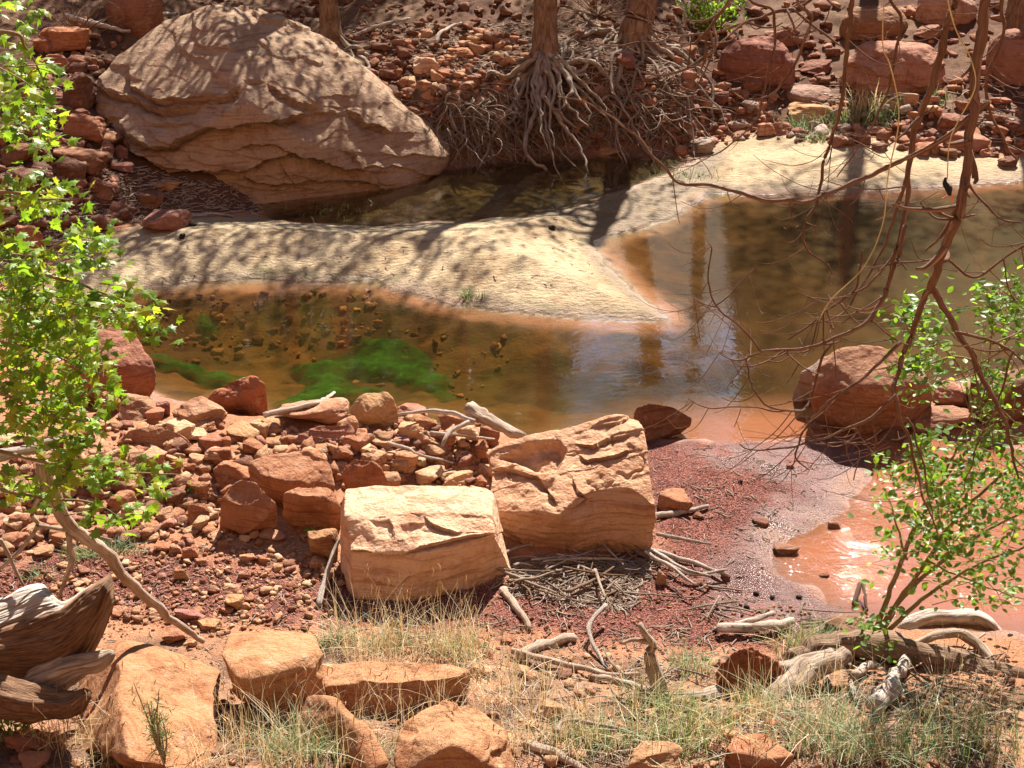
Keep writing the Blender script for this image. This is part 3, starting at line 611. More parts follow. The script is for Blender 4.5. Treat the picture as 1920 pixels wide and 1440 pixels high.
hero('coarse_boulder', 'coarse dark red boulder touching the back corner of the pale block', [(633, 885, 0.36), (665, 858, 0.44), (700, 865, 0.44), (735, 900, 0.34), (720, 925, 0.24), (650, 930, 0.2)], (0.38, 0.155, 0.088),
     backs([(665, 858, .44), (700, 865, .44)], 0.1), None, sub=6, edge=16, rough=0.05, fine=0.012, seed=101)
def farz(px, py, dz): return float(g1(px, py)[2])+dz
def farhero(name, label, box, h, tintn, mark=None, **kw):
    x0, y0, x1, y1 = box; b = g1((x0+x1)/2, y1); s = proj(b)[2]; wd = (x1-x0)/s; dpt = wd*0.75
    r = np.random.default_rng(kw.get('seed', 1)); th = np.linspace(0, 2*np.pi, 9)[:-1]+r.uniform(-.2, .2, 8)
    lowp = np.stack([b[0]+np.cos(th)*wd*.5, b[1]+dpt*.5+np.sin(th)*dpt*.5, np.full(8, b[2]-0.1)], -1)
    mid = lowp.copy(); mid[:, 2] = b[2]+h*r.uniform(.35, .6, 8); mid[:, :2] += (mid[:, :2]-[b[0], b[1]+dpt*.5])*0.04
    top = np.stack([b[0]+np.cos(th)*wd*.33, b[1]+dpt*.55+np.sin(th)*dpt*.33, b[2]+h*r.uniform(.8, 1.0, 8)], -1)
    v, f = rock_mesh(np.concatenate([lowp, mid, top]), **kw)
    mb = MB(); mb.add(v, tris=f); o = mb.build(name, M_ROCK, origin=tuple(b)); o.color = (*(TINT[tintn] if isinstance(tintn, str) else tuple(np.array(tintn)*SAT)), 1)
    tag(o, label, 'boulder')
    if mark: HERO.append((mark, (x0+x1)/2, (y0+y1)/2, (x1-x0)/2, (y1-y0)/2))
farhero('round_boulder', 'big rounded maroon boulder on the far bank right of the rooted trees', (1345, 63, 1507, 165), 0.62, (0.31, 0.14, 0.10), 'the maroon far-bank boulder', sub=6, edge=12, rough=0.03, seed=111, ledge=0.02, lfreq=7)
farhero('ledged_boulder', 'large sunlit pink boulder with undercut ledge on the far right bank', (1590, 88, 1800, 178), 0.62, (0.45, 0.24, 0.165), 'the sunlit ledged boulder', sub=6, edge=14, rough=0.03, seed=113, ledge=0.07, lfreq=4.5)
farhero('brown_boulder', 'brown boulder at the top edge above the ledged boulder', (1580, -60, 1722, 74), 0.42, (0.33, 0.19, 0.11), None, sub=6, edge=14, rough=0.03, seed=117)
farhero('pale_boulder', 'pale smooth boulder at the top right corner among branches', (1717, -30, 1850, 50), 0.6, (0.50, 0.32, 0.235), None, sub=6, edge=12, rough=0.03, seed=119, ledge=0.03, lfreq=6)
farhero('shaded_boulder', 'shaded boulder at the right edge below the dark trunk', (1855, 60, 1985, 162), 0.75, (0.36, 0.19, 0.13), 'the shaded right-edge boulder', sub=6, edge=16, rough=0.03, seed=121)
farhero('dark_boulder', 'dark boulder at the top left edge behind the huge domed boulder', (186, -25, 302, 66), 0.62, (0.33, 0.16, 0.095), 'the dark top-left boulder', sub=6, edge=18, rough=0.04, seed=123)
farhero('log_shaped_rock', 'long low grey-brown rock like a log behind the far grass tufts', (1468, 152, 1580, 198), 0.22, (0.38, 0.25, 0.19), None, sub=5, edge=10, rough=0.03, seed=125)

# smaller stones: unit variants placed by the outline box they fill in the photograph
VAR = []
for k in range(18):
    r = np.random.default_rng(200+k); npt = 13
    p = r.normal(size=(npt, 3)); p /= np.linalg.norm(p, axis=1)[:, None]
    p = np.sign(p)*np.abs(p)**r.uniform(0.45, 0.9)
    p[:, 2] = np.where(p[:, 2] < -0.5, -0.5-0.1*r.random(npt), p[:, 2])
    lo, hi = p.min(0), p.max(0); p = (p-lo)/(hi-lo)-0.5
    v, f = rock_mesh(p, sub=5 if k < 12 else 4, edge=[20, 34, 48][k % 3], rough=0.045, fine=0.010, freq=2.0, ledge=0.05 if k % 3 == 0 else 0.0, lfreq=5, bed=(r.normal()*.3, r.normal()*.3, 1), seed=300+k, chips=9, chip=0.94, scoops=5, sdep=.06)
    lo, hi = v.min(0), v.max(0); v = (v-(lo+hi)/2)/(hi-lo); v[:, 2] += 0.5
    mb = MB(); mb.add(v, tris=f); VAR.append(mb.mesh('rock', M_ROCK))
used_labels = {}
def describe(xc, yc, wpx, hpx, tn):
    best = min(HERO, key=lambda h: math.hypot(max(abs(xc-h[1])-h[3], 0), max(abs(yc-h[2])-h[4], 0)*1.5)+0.1*math.hypot(xc-h[1], yc-h[2]))
    dx, dy = xc-best[1], yc-best[2]
    if abs(dx)/(best[3]+1) > abs(dy)/(best[4]+1): rel = 'left of' if dx < 0 else 'right of'
    else: rel = 'behind' if dy < 0 else 'in front of'
    size = 'tiny' if wpx < 26 else 'small' if wpx < 40 else 'medium' if wpx < 70 else 'large'
    shp = 'flat' if wpx > 1.9*hpx else 'upright' if hpx > 0.95*wpx else 'chunky'
    col = {'red': 'red', 'deep': 'deep red', 'tan': 'tan', 'pale': 'pale', 'pink': 'pinkish', 'brown': 'brown', 'grey': 'grey'}[tn]
    return f'{size} {shp} {col} rock {rel} {best[0]}'
PLACED = []
def place_box(box, tn, seed):
    x0, y0, x1, y1 = box; r = random.Random(seed)
    b = g1((x0+x1)/2, y1-1); ppm = proj(b)[2]; th = math.atan2(CAMZ-b[2], b[1])
    wd = (x1-x0)/ppm; hp = (y1-y0)/ppm
    dp_ = min(wd*r.uniform(.65, .95), 0.75*hp/math.sin(th)); hh = max((hp-dp_*math.sin(th)*0.8)/math.cos(th), 0.28*wd, 0.02)
    o = bpy.data.objects.new('rock', VAR[r.randrange(12)]); COL.objects.link(o)
    yaw = r.choice([0, math.pi])+r.uniform(-.3, .3)
    o.location = (b[0], b[1]+dp_*0.42, b[2]-0.10*hh); o.rotation_euler = (r.uniform(-.12, .12), r.uniform(-.12, .12), yaw)
    o.scale = (wd*1.06, dp_*1.1, hh*1.12)
    t = TINT[tn]; j = r.uniform(.86, 1.16); o.color = (t[0]*j, t[1]*j*r.uniform(.93, 1.07), t[2]*j*r.uniform(.9, 1.1), 1)
    tag(o, describe((x0+x1)/2, (y0+y1)/2, x1-x0, y1-y0, tn), 'rock', 'loose rocks along the creek')
    PLACED.append(((x0+x1)/2, (y0+y1)/2, (x1-x0)/2))
BOX = '''
80,45,172,102,r 125,28,172,60,t 78,100,128,137,r 113,135,172,206,b 70,197,132,236,d 132,204,168,233,d 120,212,196,269,r 168,244,233,277,r 95,272,192,323,d 105,296,157,346,b
165,344,211,378,d 284,334,337,360,t 252,355,306,389,b 258,385,352,437,k 170,400,214,436,b 235,385,262,402,d 0,268,65,312,d 0,314,76,362,d 28,418,80,478,r 195,304,246,323,d
52,168,125,206,d 125,104,161,131,d 155,108,182,129,r 60,72,92,102,r 190,274,212,300,d 214,272,240,298,d 138,348,157,380,d 20,360,70,400,d 80,330,110,352,d 210,378,236,396,b
772,106,819,146,p 753,144,779,163,p 780,150,809,173,t 837,87,888,114,r 877,67,901,88,t 900,83,924,101,r 710,116,741,134,d 737,129,754,146,r 783,169,814,188,t 750,196,788,224,d
790,197,821,223,d 853,156,878,178,t 955,199,994,224,d 968,224,994,251,t 945,186,973,203,r 978,152,1001,171,d 1160,101,1191,131,d 1123,276,1163,295,t 1220,244,1271,271,b 1240,209,1271,231,d
1133,152,1161,174,d 943,67,974,81,r 937,136,961,154,b 686,128,712,144,d 700,150,728,166,r 725,170,752,188,d 690,100,716,114,d 820,130,846,146,r 838,176,858,192,r 820,110,836,124,t
1453,56,1498,88,d 1504,112,1571,139,d 1716,46,1774,75,k 1390,149,1431,178,b 1533,142,1564,158,d 1637,181,1698,208,r 1693,172,1724,201,t 1483,192,1571,231,t 1422,229,1454,258,t 1453,229,1488,254,r
1330,171,1369,194,d 1318,196,1354,214,d 1370,199,1401,214,r 1299,256,1344,290,g 1563,254,1589,278,k 1603,252,1634,274,b 1637,266,1668,284,b 1630,236,1671,254,k 1673,229,1701,248,r 1763,212,1814,254,d
1780,242,1858,285,k 1717,269,1748,294,r 1735,266,1771,291,k 1763,277,1796,298,b 1860,179,1898,198,r 1887,226,1922,254,d 1837,277,1864,294,r 1877,292,1914,316,b 1847,212,1891,231,d 1730,196,1761,221,t
1323,232,1348,249,b 1347,226,1378,241,t 1377,246,1408,261,b 1290,228,1316,244,d 1280,196,1312,212,d 1345,212,1372,228,d 1404,186,1440,204,r 1560,196,1590,214,r 1700,208,1728,226,r 1815,190,1845,208,d
218,739,278,788,t 180,732,221,778,r 270,762,308,796,r 295,749,319,781,k 318,742,413,803,t 328,767,378,804,r 350,791,391,814,t 367,812,414,851,r 410,819,434,848,r 423,792,484,828,t
455,822,501,854,r 520,817,541,836,r 480,782,534,811,t 515,756,579,784,g 530,757,651,801,t 397,859,471,918,r 165,827,206,851,t 307,912,351,954,d 353,942,394,991,r 373,889,398,924,t
350,851,383,871,t 357,869,386,883,t 377,876,398,894,r 280,899,306,931,r 322,879,356,901,r 392,919,414,934,t 12,961,56,998,r 20,996,54,1026,r 90,997,129,1026,r 62,1022,98,1046,t
207,962,248,984,r 240,964,269,994,r 272,977,301,998,r 218,992,263,1023,b 200,989,219,1016,r 288,1016,318,1038,r 315,1019,339,1039,t 343,1022,371,1049,r 340,1001,364,1018,r 390,996,414,1013,t
407,1014,428,1031,r 367,1046,388,1061,r 327,1064,354,1089,t 487,989,536,1016,t 580,986,634,1054,t 577,1042,614,1066,t 448,1032,481,1056,t 423,1112,456,1144,t 270,1142,311,1164,t 325,1136,384,1164,k
367,1162,414,1184,t 410,1097,449,1116,t 43,1061,68,1081,b 303,1179,348,1208,r 205,1137,234,1158,r 0,1366,82,1412,r 743,754,796,791,k 768,777,819,811,r 748,789,789,824,t 818,772,868,808,r
852,794,898,831,p 897,796,934,841,r 773,809,806,834,t 697,817,738,844,t 737,816,769,836,k 683,839,748,871,t 708,854,741,881,d 742,864,781,893,r 777,869,834,911,p 810,852,838,878,t
853,846,888,878,t 855,874,889,898,t 827,892,888,911,t 892,869,918,893,r 890,891,918,913,r 882,826,924,868,r 832,876,854,894,r 1237,916,1301,961,r 1753,709,1834,774,k 1827,692,1935,798,b
1713,769,1828,811,k 1650,809,1708,834,b 1518,789,1548,814,b 1543,797,1574,814,k 1690,822,1754,851,k 1777,852,1814,874,k 1453,1016,1498,1043,d 1553,976,1576,996,d 1413,971,1443,988,d 1368,1381,1488,1450,r
1547,1156,1621,1192,b 1228,1069,1249,1098,t 938,1189,964,1208,r 1177,1392,1281,1450,t 228,940,262,962,r 150,900,190,925,r 180,930,214,950,r 100,930,140,955,r 30,905,70,935,r 120,955,160,980,r
160,985,196,1010,r 0,930,30,960,r 436,955,452,972,r 250,930,290,950,r 640,815,672,838,r 670,830,694,846,t 560,860,590,876,r 400,848,440,868,t 430,870,462,888,t 196,880,240,905,t
1100,268,1124,284,b 900,186,930,202,d 1200,190,1236,208,d 1185,225,1216,244,d 1060,150,1090,168,d 1080,210,1110,228,d 1040,236,1066,252,d 1255,150,1290,170,d 1195,140,1226,158,d 1150,240,1180,258,d
600,1246,640,1275,t 880,1245,920,1270,t 1010,1310,1060,1350,t 30,1410,90,1445,r 520,1400,560,1425,r 1300,960,1322,974,d 1475,870,1490,880,d 1600,1000,1618,1012,d 1536,1075,1556,1088,d 1352,1075,1370,1088,d
'''
CODE = {'r': 'red', 'd': 'deep', 't': 'tan', 'p': 'pale', 'k': 'pink', 'b': 'brown', 'g': 'grey'}
for k, e in enumerate(BOX.split()):
    a = e.split(','); place_box(tuple(float(q) for q in a[:4]), CODE[a[4]], 1000+k)

# small rubble nobody could count, joined: three beds of stones
PEB = []
for k in range(8):
    r = np.random.default_rng(400+k); p = r.normal(size=(10, 3)); p = np.sign(p)*np.abs(p)**0.6
    lo, hi = p.min(0), p.max(0); p = (p-lo)/(hi-lo)-0.5
    v, f = rock_mesh(p, sub=3 if k < 3 else 2, edge=26, rough=0.05, fine=0.02, seed=500+k, chips=6); lo, hi = v.min(0), v.max(0); PEB.append(((v-(lo+hi)/2)/(hi-lo), f))
EXTRA = []
def rubble(name, label, regions, seed, mat=M_PEB):
    """regions: (pixel polygon, count, min size m, max size m, tints)"""
    r = np.random.default_rng(seed); mb = MB()
    for poly, n, s0, s1, tn in regions:
        P = np.array(poly, float); lo, hi = P.min(0), P.max(0)
        q = r.uniform(lo, hi, (n*3, 2)); q = q[sdf(P, q[:, 0], q[:, 1]) > 0][:n]
        if not len(q): continue
        g = ground(q[:, 0], q[:, 1])
        for c in g:
            s = s0*(s1/s0)**(r.random()**2.0); v, f = PEB[r.integers(8) if s > .06 else r.integers(3, 8)]
            sc = s*np.array([1, r.uniform(.6, .95), r.uniform(.35, .75)]); a = r.uniform(0, 6.283); ca, sa = math.cos(a), math.sin(a)
            t1 = r.normal()*.25; vv = v*sc
            vv = np.stack([vv[:, 0], vv[:, 1]*math.cos(t1)-vv[:, 2]*math.sin(t1), vv[:, 1]*math.sin(t1)+vv[:, 2]*math.cos(t1)], -1)
            vv = np.stack([vv[:, 0]*ca-vv[:, 1]*sa, vv[:, 0]*sa+vv[:, 1]*ca, vv[:, 2]], -1)+c+[0, 0, sc[2]*0.3]
            nm_ = tn[r.integers(len(tn))]; t = np.array(TINT[nm_])*r.uniform(.8, 1.2)
            if name == 'rubble' and s > 0.82*s1 and s1 > .12 and len(EXTRA) < 75:
                o = bpy.data.objects.new('rock', VAR[int(r.integers(12))]); COL.objects.link(o); o.location = (c[0], c[1], c[2]-.1*sc[2]); o.scale = tuple(sc*1.15); o.rotation_euler = (t1*.5, 0, a); o.color = (*t, 1)
                q_ = proj(c); tag(o, describe(float(q_[0]), float(q_[1]), s*q_[2], s*.6*q_[2], nm_), 'rock', 'loose rocks along the creek'); EXTRA.append(o); continue
            mb.add(vv, tris=f, col=t)
    return tag(mb.build(name, mat, smooth_=True), label, 'rubble', kind='stuff')
RR = ['red', 'tan', 'tan', 'pale', 'deep', 'pink', 'tan', 'red']
rubble('rubble', 'loose red stones piled on the near bank left of the blocks', [
    ([(0, 830), (220, 800), (420, 800), (640, 800), (930, 830), (920, 915), (640, 920), (420, 990), (0, 1010)], 950, 0.05, 0.16, RR),
    ([(0, 880), (220, 860), (400, 900), (400, 1000), (0, 1040)], 350, 0.06, 0.15, RR),
    ([(0, 990), (420, 980), (640, 1000), (640, 1150), (420, 1190), (200, 1160), (0, 1060)], 700, 0.02, 0.09, RR),
    ([(250, 1040), (640, 1020), (620, 1180), (360, 1200)], 500, 0.012, 0.05, RR),
    ([(640, 760), (920, 800), (900, 900), (640, 860)], 160, 0.05, 0.14, RR)], 21)
rubble('rubble', 'loose stones scattered over the far bank slope and root bank', [
    ([(640, 60), (900, 50), (1000, 90), (1000, 200), (830, 240), (720, 150)], 420, 0.06, 0.26, ['red', 'tan', 'brown', 'deep']),
    ([(860, 180), (1290, 160), (1290, 270), (900, 270)], 240, 0.07, 0.28, ['deep', 'brown', 'red']),
    ([(1270, 170), (1600, 180), (1920, 200), (1920, 300), (1600, 275), (1400, 262), (1280, 290)], 420, 0.07, 0.26, ['deep', 'red', 'pink', 'brown', 'grey']),
    ([(1200, 20), (1920, 0), (1920, 180), (1300, 180)], 350, 0.08, 0.34, ['deep', 'red', 'pink']),
    ([(60, 60), (240, 60), (200, 300), (240, 420), (0, 440), (0, 250)], 420, 0.06, 0.28, ['deep', 'pink', 'brown']),
    ([(300, 0), (1300, 0), (1300, 60), (640, 90)], 260, 0.05, 0.2, ['deep', 'brown'])], 22)
rubble('bed_stones', 'flat stones lying on the silty bed of the near pool', [
    ([(280, 560), (700, 545), (720, 640), (560, 660), (420, 700), (270, 660)], 240, 0.02, 0.13, ['brown', 'tan', 'brown']),
    ([(560, 600), (1000, 620), (900, 760), (560, 700)], 90, 0.03, 0.10, ['brown', 'tan'])], 23)
rubble('gravel', 'fine dark gravel and dirt crumbs on the near flat and puddle shore', [
    ([(1200, 835), (1620, 835), (1500, 1000), (1420, 1100), (1250, 1040)], 260, 0.007, 0.022, ['deep', 'brown', 'pink']),
    ([(640, 1160), (1250, 1060), (1600, 1180), (1300, 1250), (640, 1230)], 1200, 0.01, 0.035, ['deep', 'red', 'brown']),
    ([(0, 1060), (300, 1050), (420, 1120), (300, 1180), (200, 1200), (0, 1120)], 900, 0.01, 0.035, ['deep', 'red']),
    ([(100, 1200), (1900, 1250), (1900, 1440), (0, 1440)], 900, 0.015, 0.10, ['red', 'tan', 'tan', 'deep'])], 24)

_by = {}
for o in [q for q in COL.objects if q.name.split('.')[0] == 'rock' and 'label' in q]: _by.setdefault(o['label'], []).append(o)
ORD = ['leftmost', 'second from left', 'third from left', 'fourth from left', 'fifth from left', 'sixth from left', 'seventh from left', 'eighth from left', 'ninth from left', 'tenth from left']
for lab, L in _by.items():
    if len(L) > 1:
        L.sort(key=lambda q: proj(np.array(q.location))[0])
        for k, q in enumerate(L): q['label'] = lab+', '+(ORD[min(k, 9)] if k < len(L)-1 else 'rightmost')

# ------------------------------------------------------------------ wood: tubes along curves
def spline(P, n):
    P = np.asarray(P, float)
    if len(P) == 2: t = np.linspace(0, 1, n)[:, None]; return P[0]*(1-t)+P[1]*t
    Q = np.concatenate([[2*P[0]-P[1]], P, [2*P[-1]-P[-2]]]); m = len(P)-1
    u = np.linspace(0, m-1e-9, n); i = u.astype(int); t = (u-i)[:, None]
    a, b, c, d = Q[i], Q[i+1], Q[i+2], Q[i+3]
    return 0.5*((2*b)+(c-a)*t+(2*a-5*b+4*c-d)*t*t+(3*b-a-3*c+d)*t**3)
def tube(P, R, n=None, sides=8, rough=0.12, kink=0.0, seed=0, twist=0.0, ridges=0.0, mb=None, spl=True, rf=3.4):
    r = np.random.default_rng(seed)
    n = n or max(6, 5*len(P))
    C_ = spline(P, n) if spl else np.asarray(P, float); n = len(C_)
    rad = np.interp(np.linspace(0, 1, n), np.linspace(0, 1, len(R)), R)
    if kink: C_ = C_+np.stack([noise(C_*9+r.uniform(0, 90, 3)+k*31) for k in range(3)], -1)*kink
    T = np.gradient(C_, axis=0); T /= np.linalg.norm(T, axis=1)[:, None]+1e-9
    up = np.array([0.13, 0.21, 0.97]); A = np.cross(T, up); bad = np.linalg.norm(A, axis=1) < 0.2
    if bad.any(): A[bad] = np.cross(T[bad], [0.9, 0.3, 0.1])
    A /= np.linalg.norm(A, axis=1)[:, None]; B = np.cross(T, A)
    L = np.concatenate([[0], np.cumsum(np.linalg.norm(np.diff(C_, axis=0), axis=1))])
    a = np.linspace(0, 2*np.pi, sides, endpoint=False)
    ang = a[None, :]+twist*L[:, None]
    nr = np.stack([np.cos(ang)*1.2, np.sin(ang)*1.2, np.broadcast_to((L/(rad.mean()+1e-6)*0.35)[:, None], ang.shape)], -1)+r.uniform(0, 80)
    k = 1+rough*fbm(nr, 3)
    if ridges:
        nr2 = np.stack([np.cos(ang)*rf, np.sin(ang)*rf, np.broadcast_to((L/(rad.mean()+1e-6)*0.12)[:, None], ang.shape)], -1)+r.uniform(0, 80)
        k = k+ridges*(np.abs(noise(nr2))*2-0.5)
    V = C_[:, None, :]+(A[:, None, :]*np.cos(a)[None, :, None]+B[:, None, :]*np.sin(a)[None, :, None])*(rad[:, None]*k)[:, :, None]
    V = V.reshape(-1, 3); i = np.arange(n-1)[:, None]*sides; j = np.arange(sides)[None, :]; j2 = (j+1) % sides
    q = np.stack([i+j, i+j2, i+sides+j2, i+sides+j], -1).reshape(-1, 4)
    V = np.concatenate([V, [C_[0]-T[0]*rad[0]*0.3, C_[-1]+T[-1]*rad[-1]*0.5]])
    jj = np.arange(sides); e = n*sides
    t = np.concatenate([np.stack([np.full(sides, e), (jj+1) % sides, jj], -1), np.stack([np.full(sides, e+1), (n-1)*sides+jj, (n-1)*sides+(jj+1) % sides], -1)])
    per = np.abs(np.linspace(-1, 1, sides)) if sides > 3 else np.linspace(0, 1, sides)
    uv = np.stack([np.broadcast_to(per[None, :], (n, sides)), np.broadcast_to(L[:, None]*3, (n, sides))], -1).reshape(-1, 2)+r.uniform(0, 20, 2)
    uv = np.concatenate([uv, uv[:1], uv[-1:]])
    if mb is None: mb = MB()
    mb.add(V, q, t, uv=uv)
    return mb
def gpts(pp, lift=0.0):
    a = np.array(pp, float); g = ground(a[:, 0], a[:, 1]); g[:, 2] += lift if np.isscalar(lift) else np.array(lift); return g
def stick(name, label, pp, rpx, mat=None, lift=None, taper=0.55, cat='driftwood', group=None, sides=8, kink=None, rough=0.2, ridges=0.0, parent=None, Y=None):
    mat = mat or M_DRIFT; rpx = rpx*(.8 if rpx > 4 and Y is None else 1)
    if Y is None:
        g = gpts(pp); ppm = proj(g.mean(0))[2]; rr = rpx/ppm
        g[:, 2] = np.maximum(g[:, 2], 0)+rr*0.7+(0 if lift is None else np.array(lift))
    else:
        a = np.array(pp, float); g = aty(a[:, 0], a[:, 1], np.array(Y)); ppm = proj(g.mean(0))[2]; rr = rpx/ppm
    mb = tube(g, [rr, rr*0.95, rr*(1+taper)/2, rr*taper], sides=sides, rough=rough, ridges=ridges, kink=rr*0.5 if kink is None else kink, seed=int(abs(pp[0][0]*7+pp[0][1]*13+rpx)))
    o = mb.build(name, mat, parent, origin=tuple(g[0]))
    if label: tag(o, label, cat, group)
    return o
stick('driftwood_stick', 'bleached stick lying right of the tan block beside a red rock', [(1226, 972), (1270, 966), (1326, 953)], 8, M_GREYWOOD)
stick('driftwood_stick', 'straight pale stick lying on stones left of the tan block', [(808, 838), (870, 842), (926, 849)], 5, M_GREYWOOD, lift=.1)
stick('driftwood_stick', 'thin bent pale stick in the stones behind the pale block', [(728, 851), (765, 862), (785, 873), (850, 888)], 4, M_GREYWOOD, lift=.08)
stick('grey_plank', 'grey weathered plank lying on the rubble above the striped slab', [(497, 810), (545, 799), (600, 785), (628, 772)], 7, M_GREYWOOD, lift=.12)
stick('driftwood_stick', 'white splintered stick leaning at the left foot of the pale block', [(597, 1140), (612, 1105), (628, 1070), (640, 1058)], 7, M_GREYWOOD, lift=[0, .06, .12, .16])
stick('driftwood_stick', 'dark barked stick in front of the gap between the two blocks', [(943, 1108), (965, 1140), (982, 1162), (995, 1182)], 10, M_DRIFT)
stick('small_log', 'short thick weathered log lying among the dry grass', [(975, 1238), (1010, 1218), (1045, 1208), (1078, 1200)], 14, M_DRIFT, taper=.8)
stick('forked_branch', 'pale forked branch standing up on the red gravel below the blocks', [(1135, 1163), (1106, 1190), (1108, 1218), (1135, 1248), (1152, 1268)], 6, M_GREYWOOD, lift=[.1, .08, .05, 0, 0])
stick('driftwood_branch', 'long pale branch lying flat across the grass below the gravel', [(960, 1232), (1030, 1250), (1100, 1266), (1140, 1278), (1200, 1276)], 8, M_DRIFT, lift=.03)
o = stick('root_snag', 'gnarled upright root snag at the edge of the red gravel', [(1240, 1305), (1228, 1262), (1218, 1225), (1222, 1205), (1194, 1172)], 13, M_DRIFT, Y=[6.15, 6.15, 6.15, 6.15, 6.15], taper=.4, ridges=.3)
stick('branch_stub', None, [(1222, 1205), (1190, 1200), (1168, 1206)], 5, M_DRIFT, parent=o, Y=[6.15, 6.12, 6.1])
stick('branch_stub', None, [(1235, 1300), (1180, 1285), (1110, 1268)], 9, M_DRIFT, parent=o, Y=[6.15, 6.1, 6.05])
for k, (pp, r_) in enumerate([([(1215, 1042), (1290, 1062), (1365, 1090)], 7), ([(1240, 1068), (1300, 1092), (1362, 1082)], 5), ([(1225, 1052), (1280, 1085), (1330, 1100)], 5), ([(1210, 1060), (1260, 1090), (1300, 1120)], 4), ([(1230, 1030), (1280, 1040), (1330, 1048)], 4)]):
    stick('driftwood_stick', ['longest thick bleached pole right of the tan block', 'bleached pole with a raised tip right of the tan block', 'bleached pole below the longest one right of the tan block', 'lowest thin bleached pole right of the tan block', 'topmost thin bleached pole right of the tan block'][k], pp, r_, M_GREYWOOD, lift=.03+.02*k, group='bleached poles right of the tan block')
for k in range(70):
    r = random.Random(k+5); cx, cy = r.uniform(965, 1225), 1046+78*r.random()**1.3; L = r.uniform(12, 70); a = r.uniform(-.6, .6) if r.random() < .7 else r.uniform(-1.5, 1.5)
    dx, dy = L*math.cos(a), L*math.sin(a)*0.7
    stick('driftwood_stick', ('thin' if k % 2 else 'knobbly')+' driftwood stick in the '+('left' if cx < 1050 else 'middle' if cx < 1140 else 'right')+(' back' if cy < 1075 else ' front')+' of the tangle under the tan block', [(cx-dx, cy-dy), (cx+r.uniform(-6, 6), cy+r.uniform(-5, 5)), (cx+dx, cy+dy)], (0.9+r.random() if k % 2 else 2+3*r.random()**2), r.choice([M_DRIFT, M_ROOT, M_BARK, M_BARK]), lift=r.uniform(0, .07), group='sticks of the driftwood tangle', sides=6)  # darker wood mix stands in for shade beneath the block
for k in range(46):
    r = random.Random(k+905); cx, cy = r.choice([(r.uniform(1000, 1290), r.uniform(1245, 1330)), (r.uniform(1560, 1900), r.uniform(1200, 1400)), (r.uniform(1280, 1560), r.uniform(1090, 1210))]); L = r.uniform(18, 60); a = r.uniform(-3, 3)
    dx, dy = L*math.cos(a), L*math.sin(a)*0.5
    stick('driftwood_stick', 'pale stick strewn '+('in the dry grass left of the dirt mound' if cx < 1290 else 'on the muddy gravel beside the puddle' if cx < 1560 else 'in the grass below the fallen log'), [(cx-dx, cy-dy), (cx+r.uniform(-8, 8), cy+r.uniform(-6, 6)), (cx+dx, cy+dy)], r.uniform(1.0, 3.2), r.choice([M_DRIFT, M_DRIFT, M_ROOT, M_GREYWOOD]), lift=r.uniform(0, .05), group='sticks strewn at the lower right', sides=6)
# shore snag
sn = stick('driftwood_stump', 'silvery gnarled driftwood stump on the shore rocks left of the tan block', [(878, 765), (905, 778), (940, 798), (985, 818)], 13, M_DRIFT, Y=[9.35, 9.25, 9.1, 8.95], taper=.4, ridges=.5, sides=16)
stick('root_arm', None, [(890, 790), (850, 776), (800, 770), (746, 778)], 5, M_GREYWOOD, parent=sn, Y=[9.2, 9.25, 9.3, 9.2])
stick('root_arm', None, [(880, 790), (850, 805), (835, 822), (828, 836)], 5, M_GREYWOOD, parent=sn, Y=[9.2, 9.1, 9.0, 8.95])
# far-bank sticks
stick('far_log', 'bleached log on the far slope left of the huge boulder', [(125, 52), (185, 68), (245, 80)], 7, M_GREYWOOD, lift=.12)
stick('far_log', 'pale broken log in front of the dark top-left boulder', [(243, 50), (290, 46), (332, 42)], 7, M_GREYWOOD, lift=.1)
stick('far_branch', 'crooked pale branch on the far slope between the left and middle trunks', [(664, 76), (700, 62), (735, 50), (768, 44)], 4, M_GREYWOOD, lift=.05)
stick('far_branch', 'bent pale branch standing by stones left of the middle tree', [(818, 92), (826, 76), (848, 64), (866, 58)], 4, M_GREYWOOD, lift=.08)
stick('far_branch', 'thin dark branch lying on the sand edge by the pinkish rock', [(350, 410), (400, 404), (436, 408)], 4, M_DRIFT)
# bottom left: dead branch and split stump
db = stick('dead_branch', 'long bare leaning dead branch from the maple down to the foreground rocks', [(78, 868), (95, 925), (130, 985), (195, 1035), (255, 1105), (320, 1160), (380, 1205)], 13, M_DRIFT, Y=[5.9, 5.95, 6.0, 6.1, 6.2, 6.3, 6.4], taper=.45, ridges=.2, sides=12)
stick('side_branch', None, [(95, 900), (60, 960), (70, 985), (40, 1030), (-10, 1075)], 5, M_DRIFT, parent=db, Y=[5.95]*5)
stick('side_branch', None, [(130, 1000), (135, 1050), (122, 1090), (110, 1122)], 6, M_DRIFT, parent=db, Y=[6.0, 6.0, 6.02, 6.05])
stick('side_branch', None, [(70, 985), (120, 993), (210, 1012)], 4, M_DRIFT, parent=db, Y=[5.95, 6.0, 6.1])
stick('side_branch', None, [(0, 1010), (25, 1060), (48, 1105)], 4, M_DRIFT, parent=db, Y=[5.9, 5.95, 6.0])
stick('broken_limb', 'thick pale broken limb jutting in from the left edge under maple leaves', [(-60, 862), (0, 852), (60, 840), (108, 824)], 13, M_GREYWOOD, Y=[6.0, 6.05, 6.1, 6.15], taper=.7, ridges=.3)
st = empty('split_stump', tuple(g1(60, 1330)))
tag(st, 'weathered split stump with dark grooved side and pale splintered top at the left edge', 'stump')
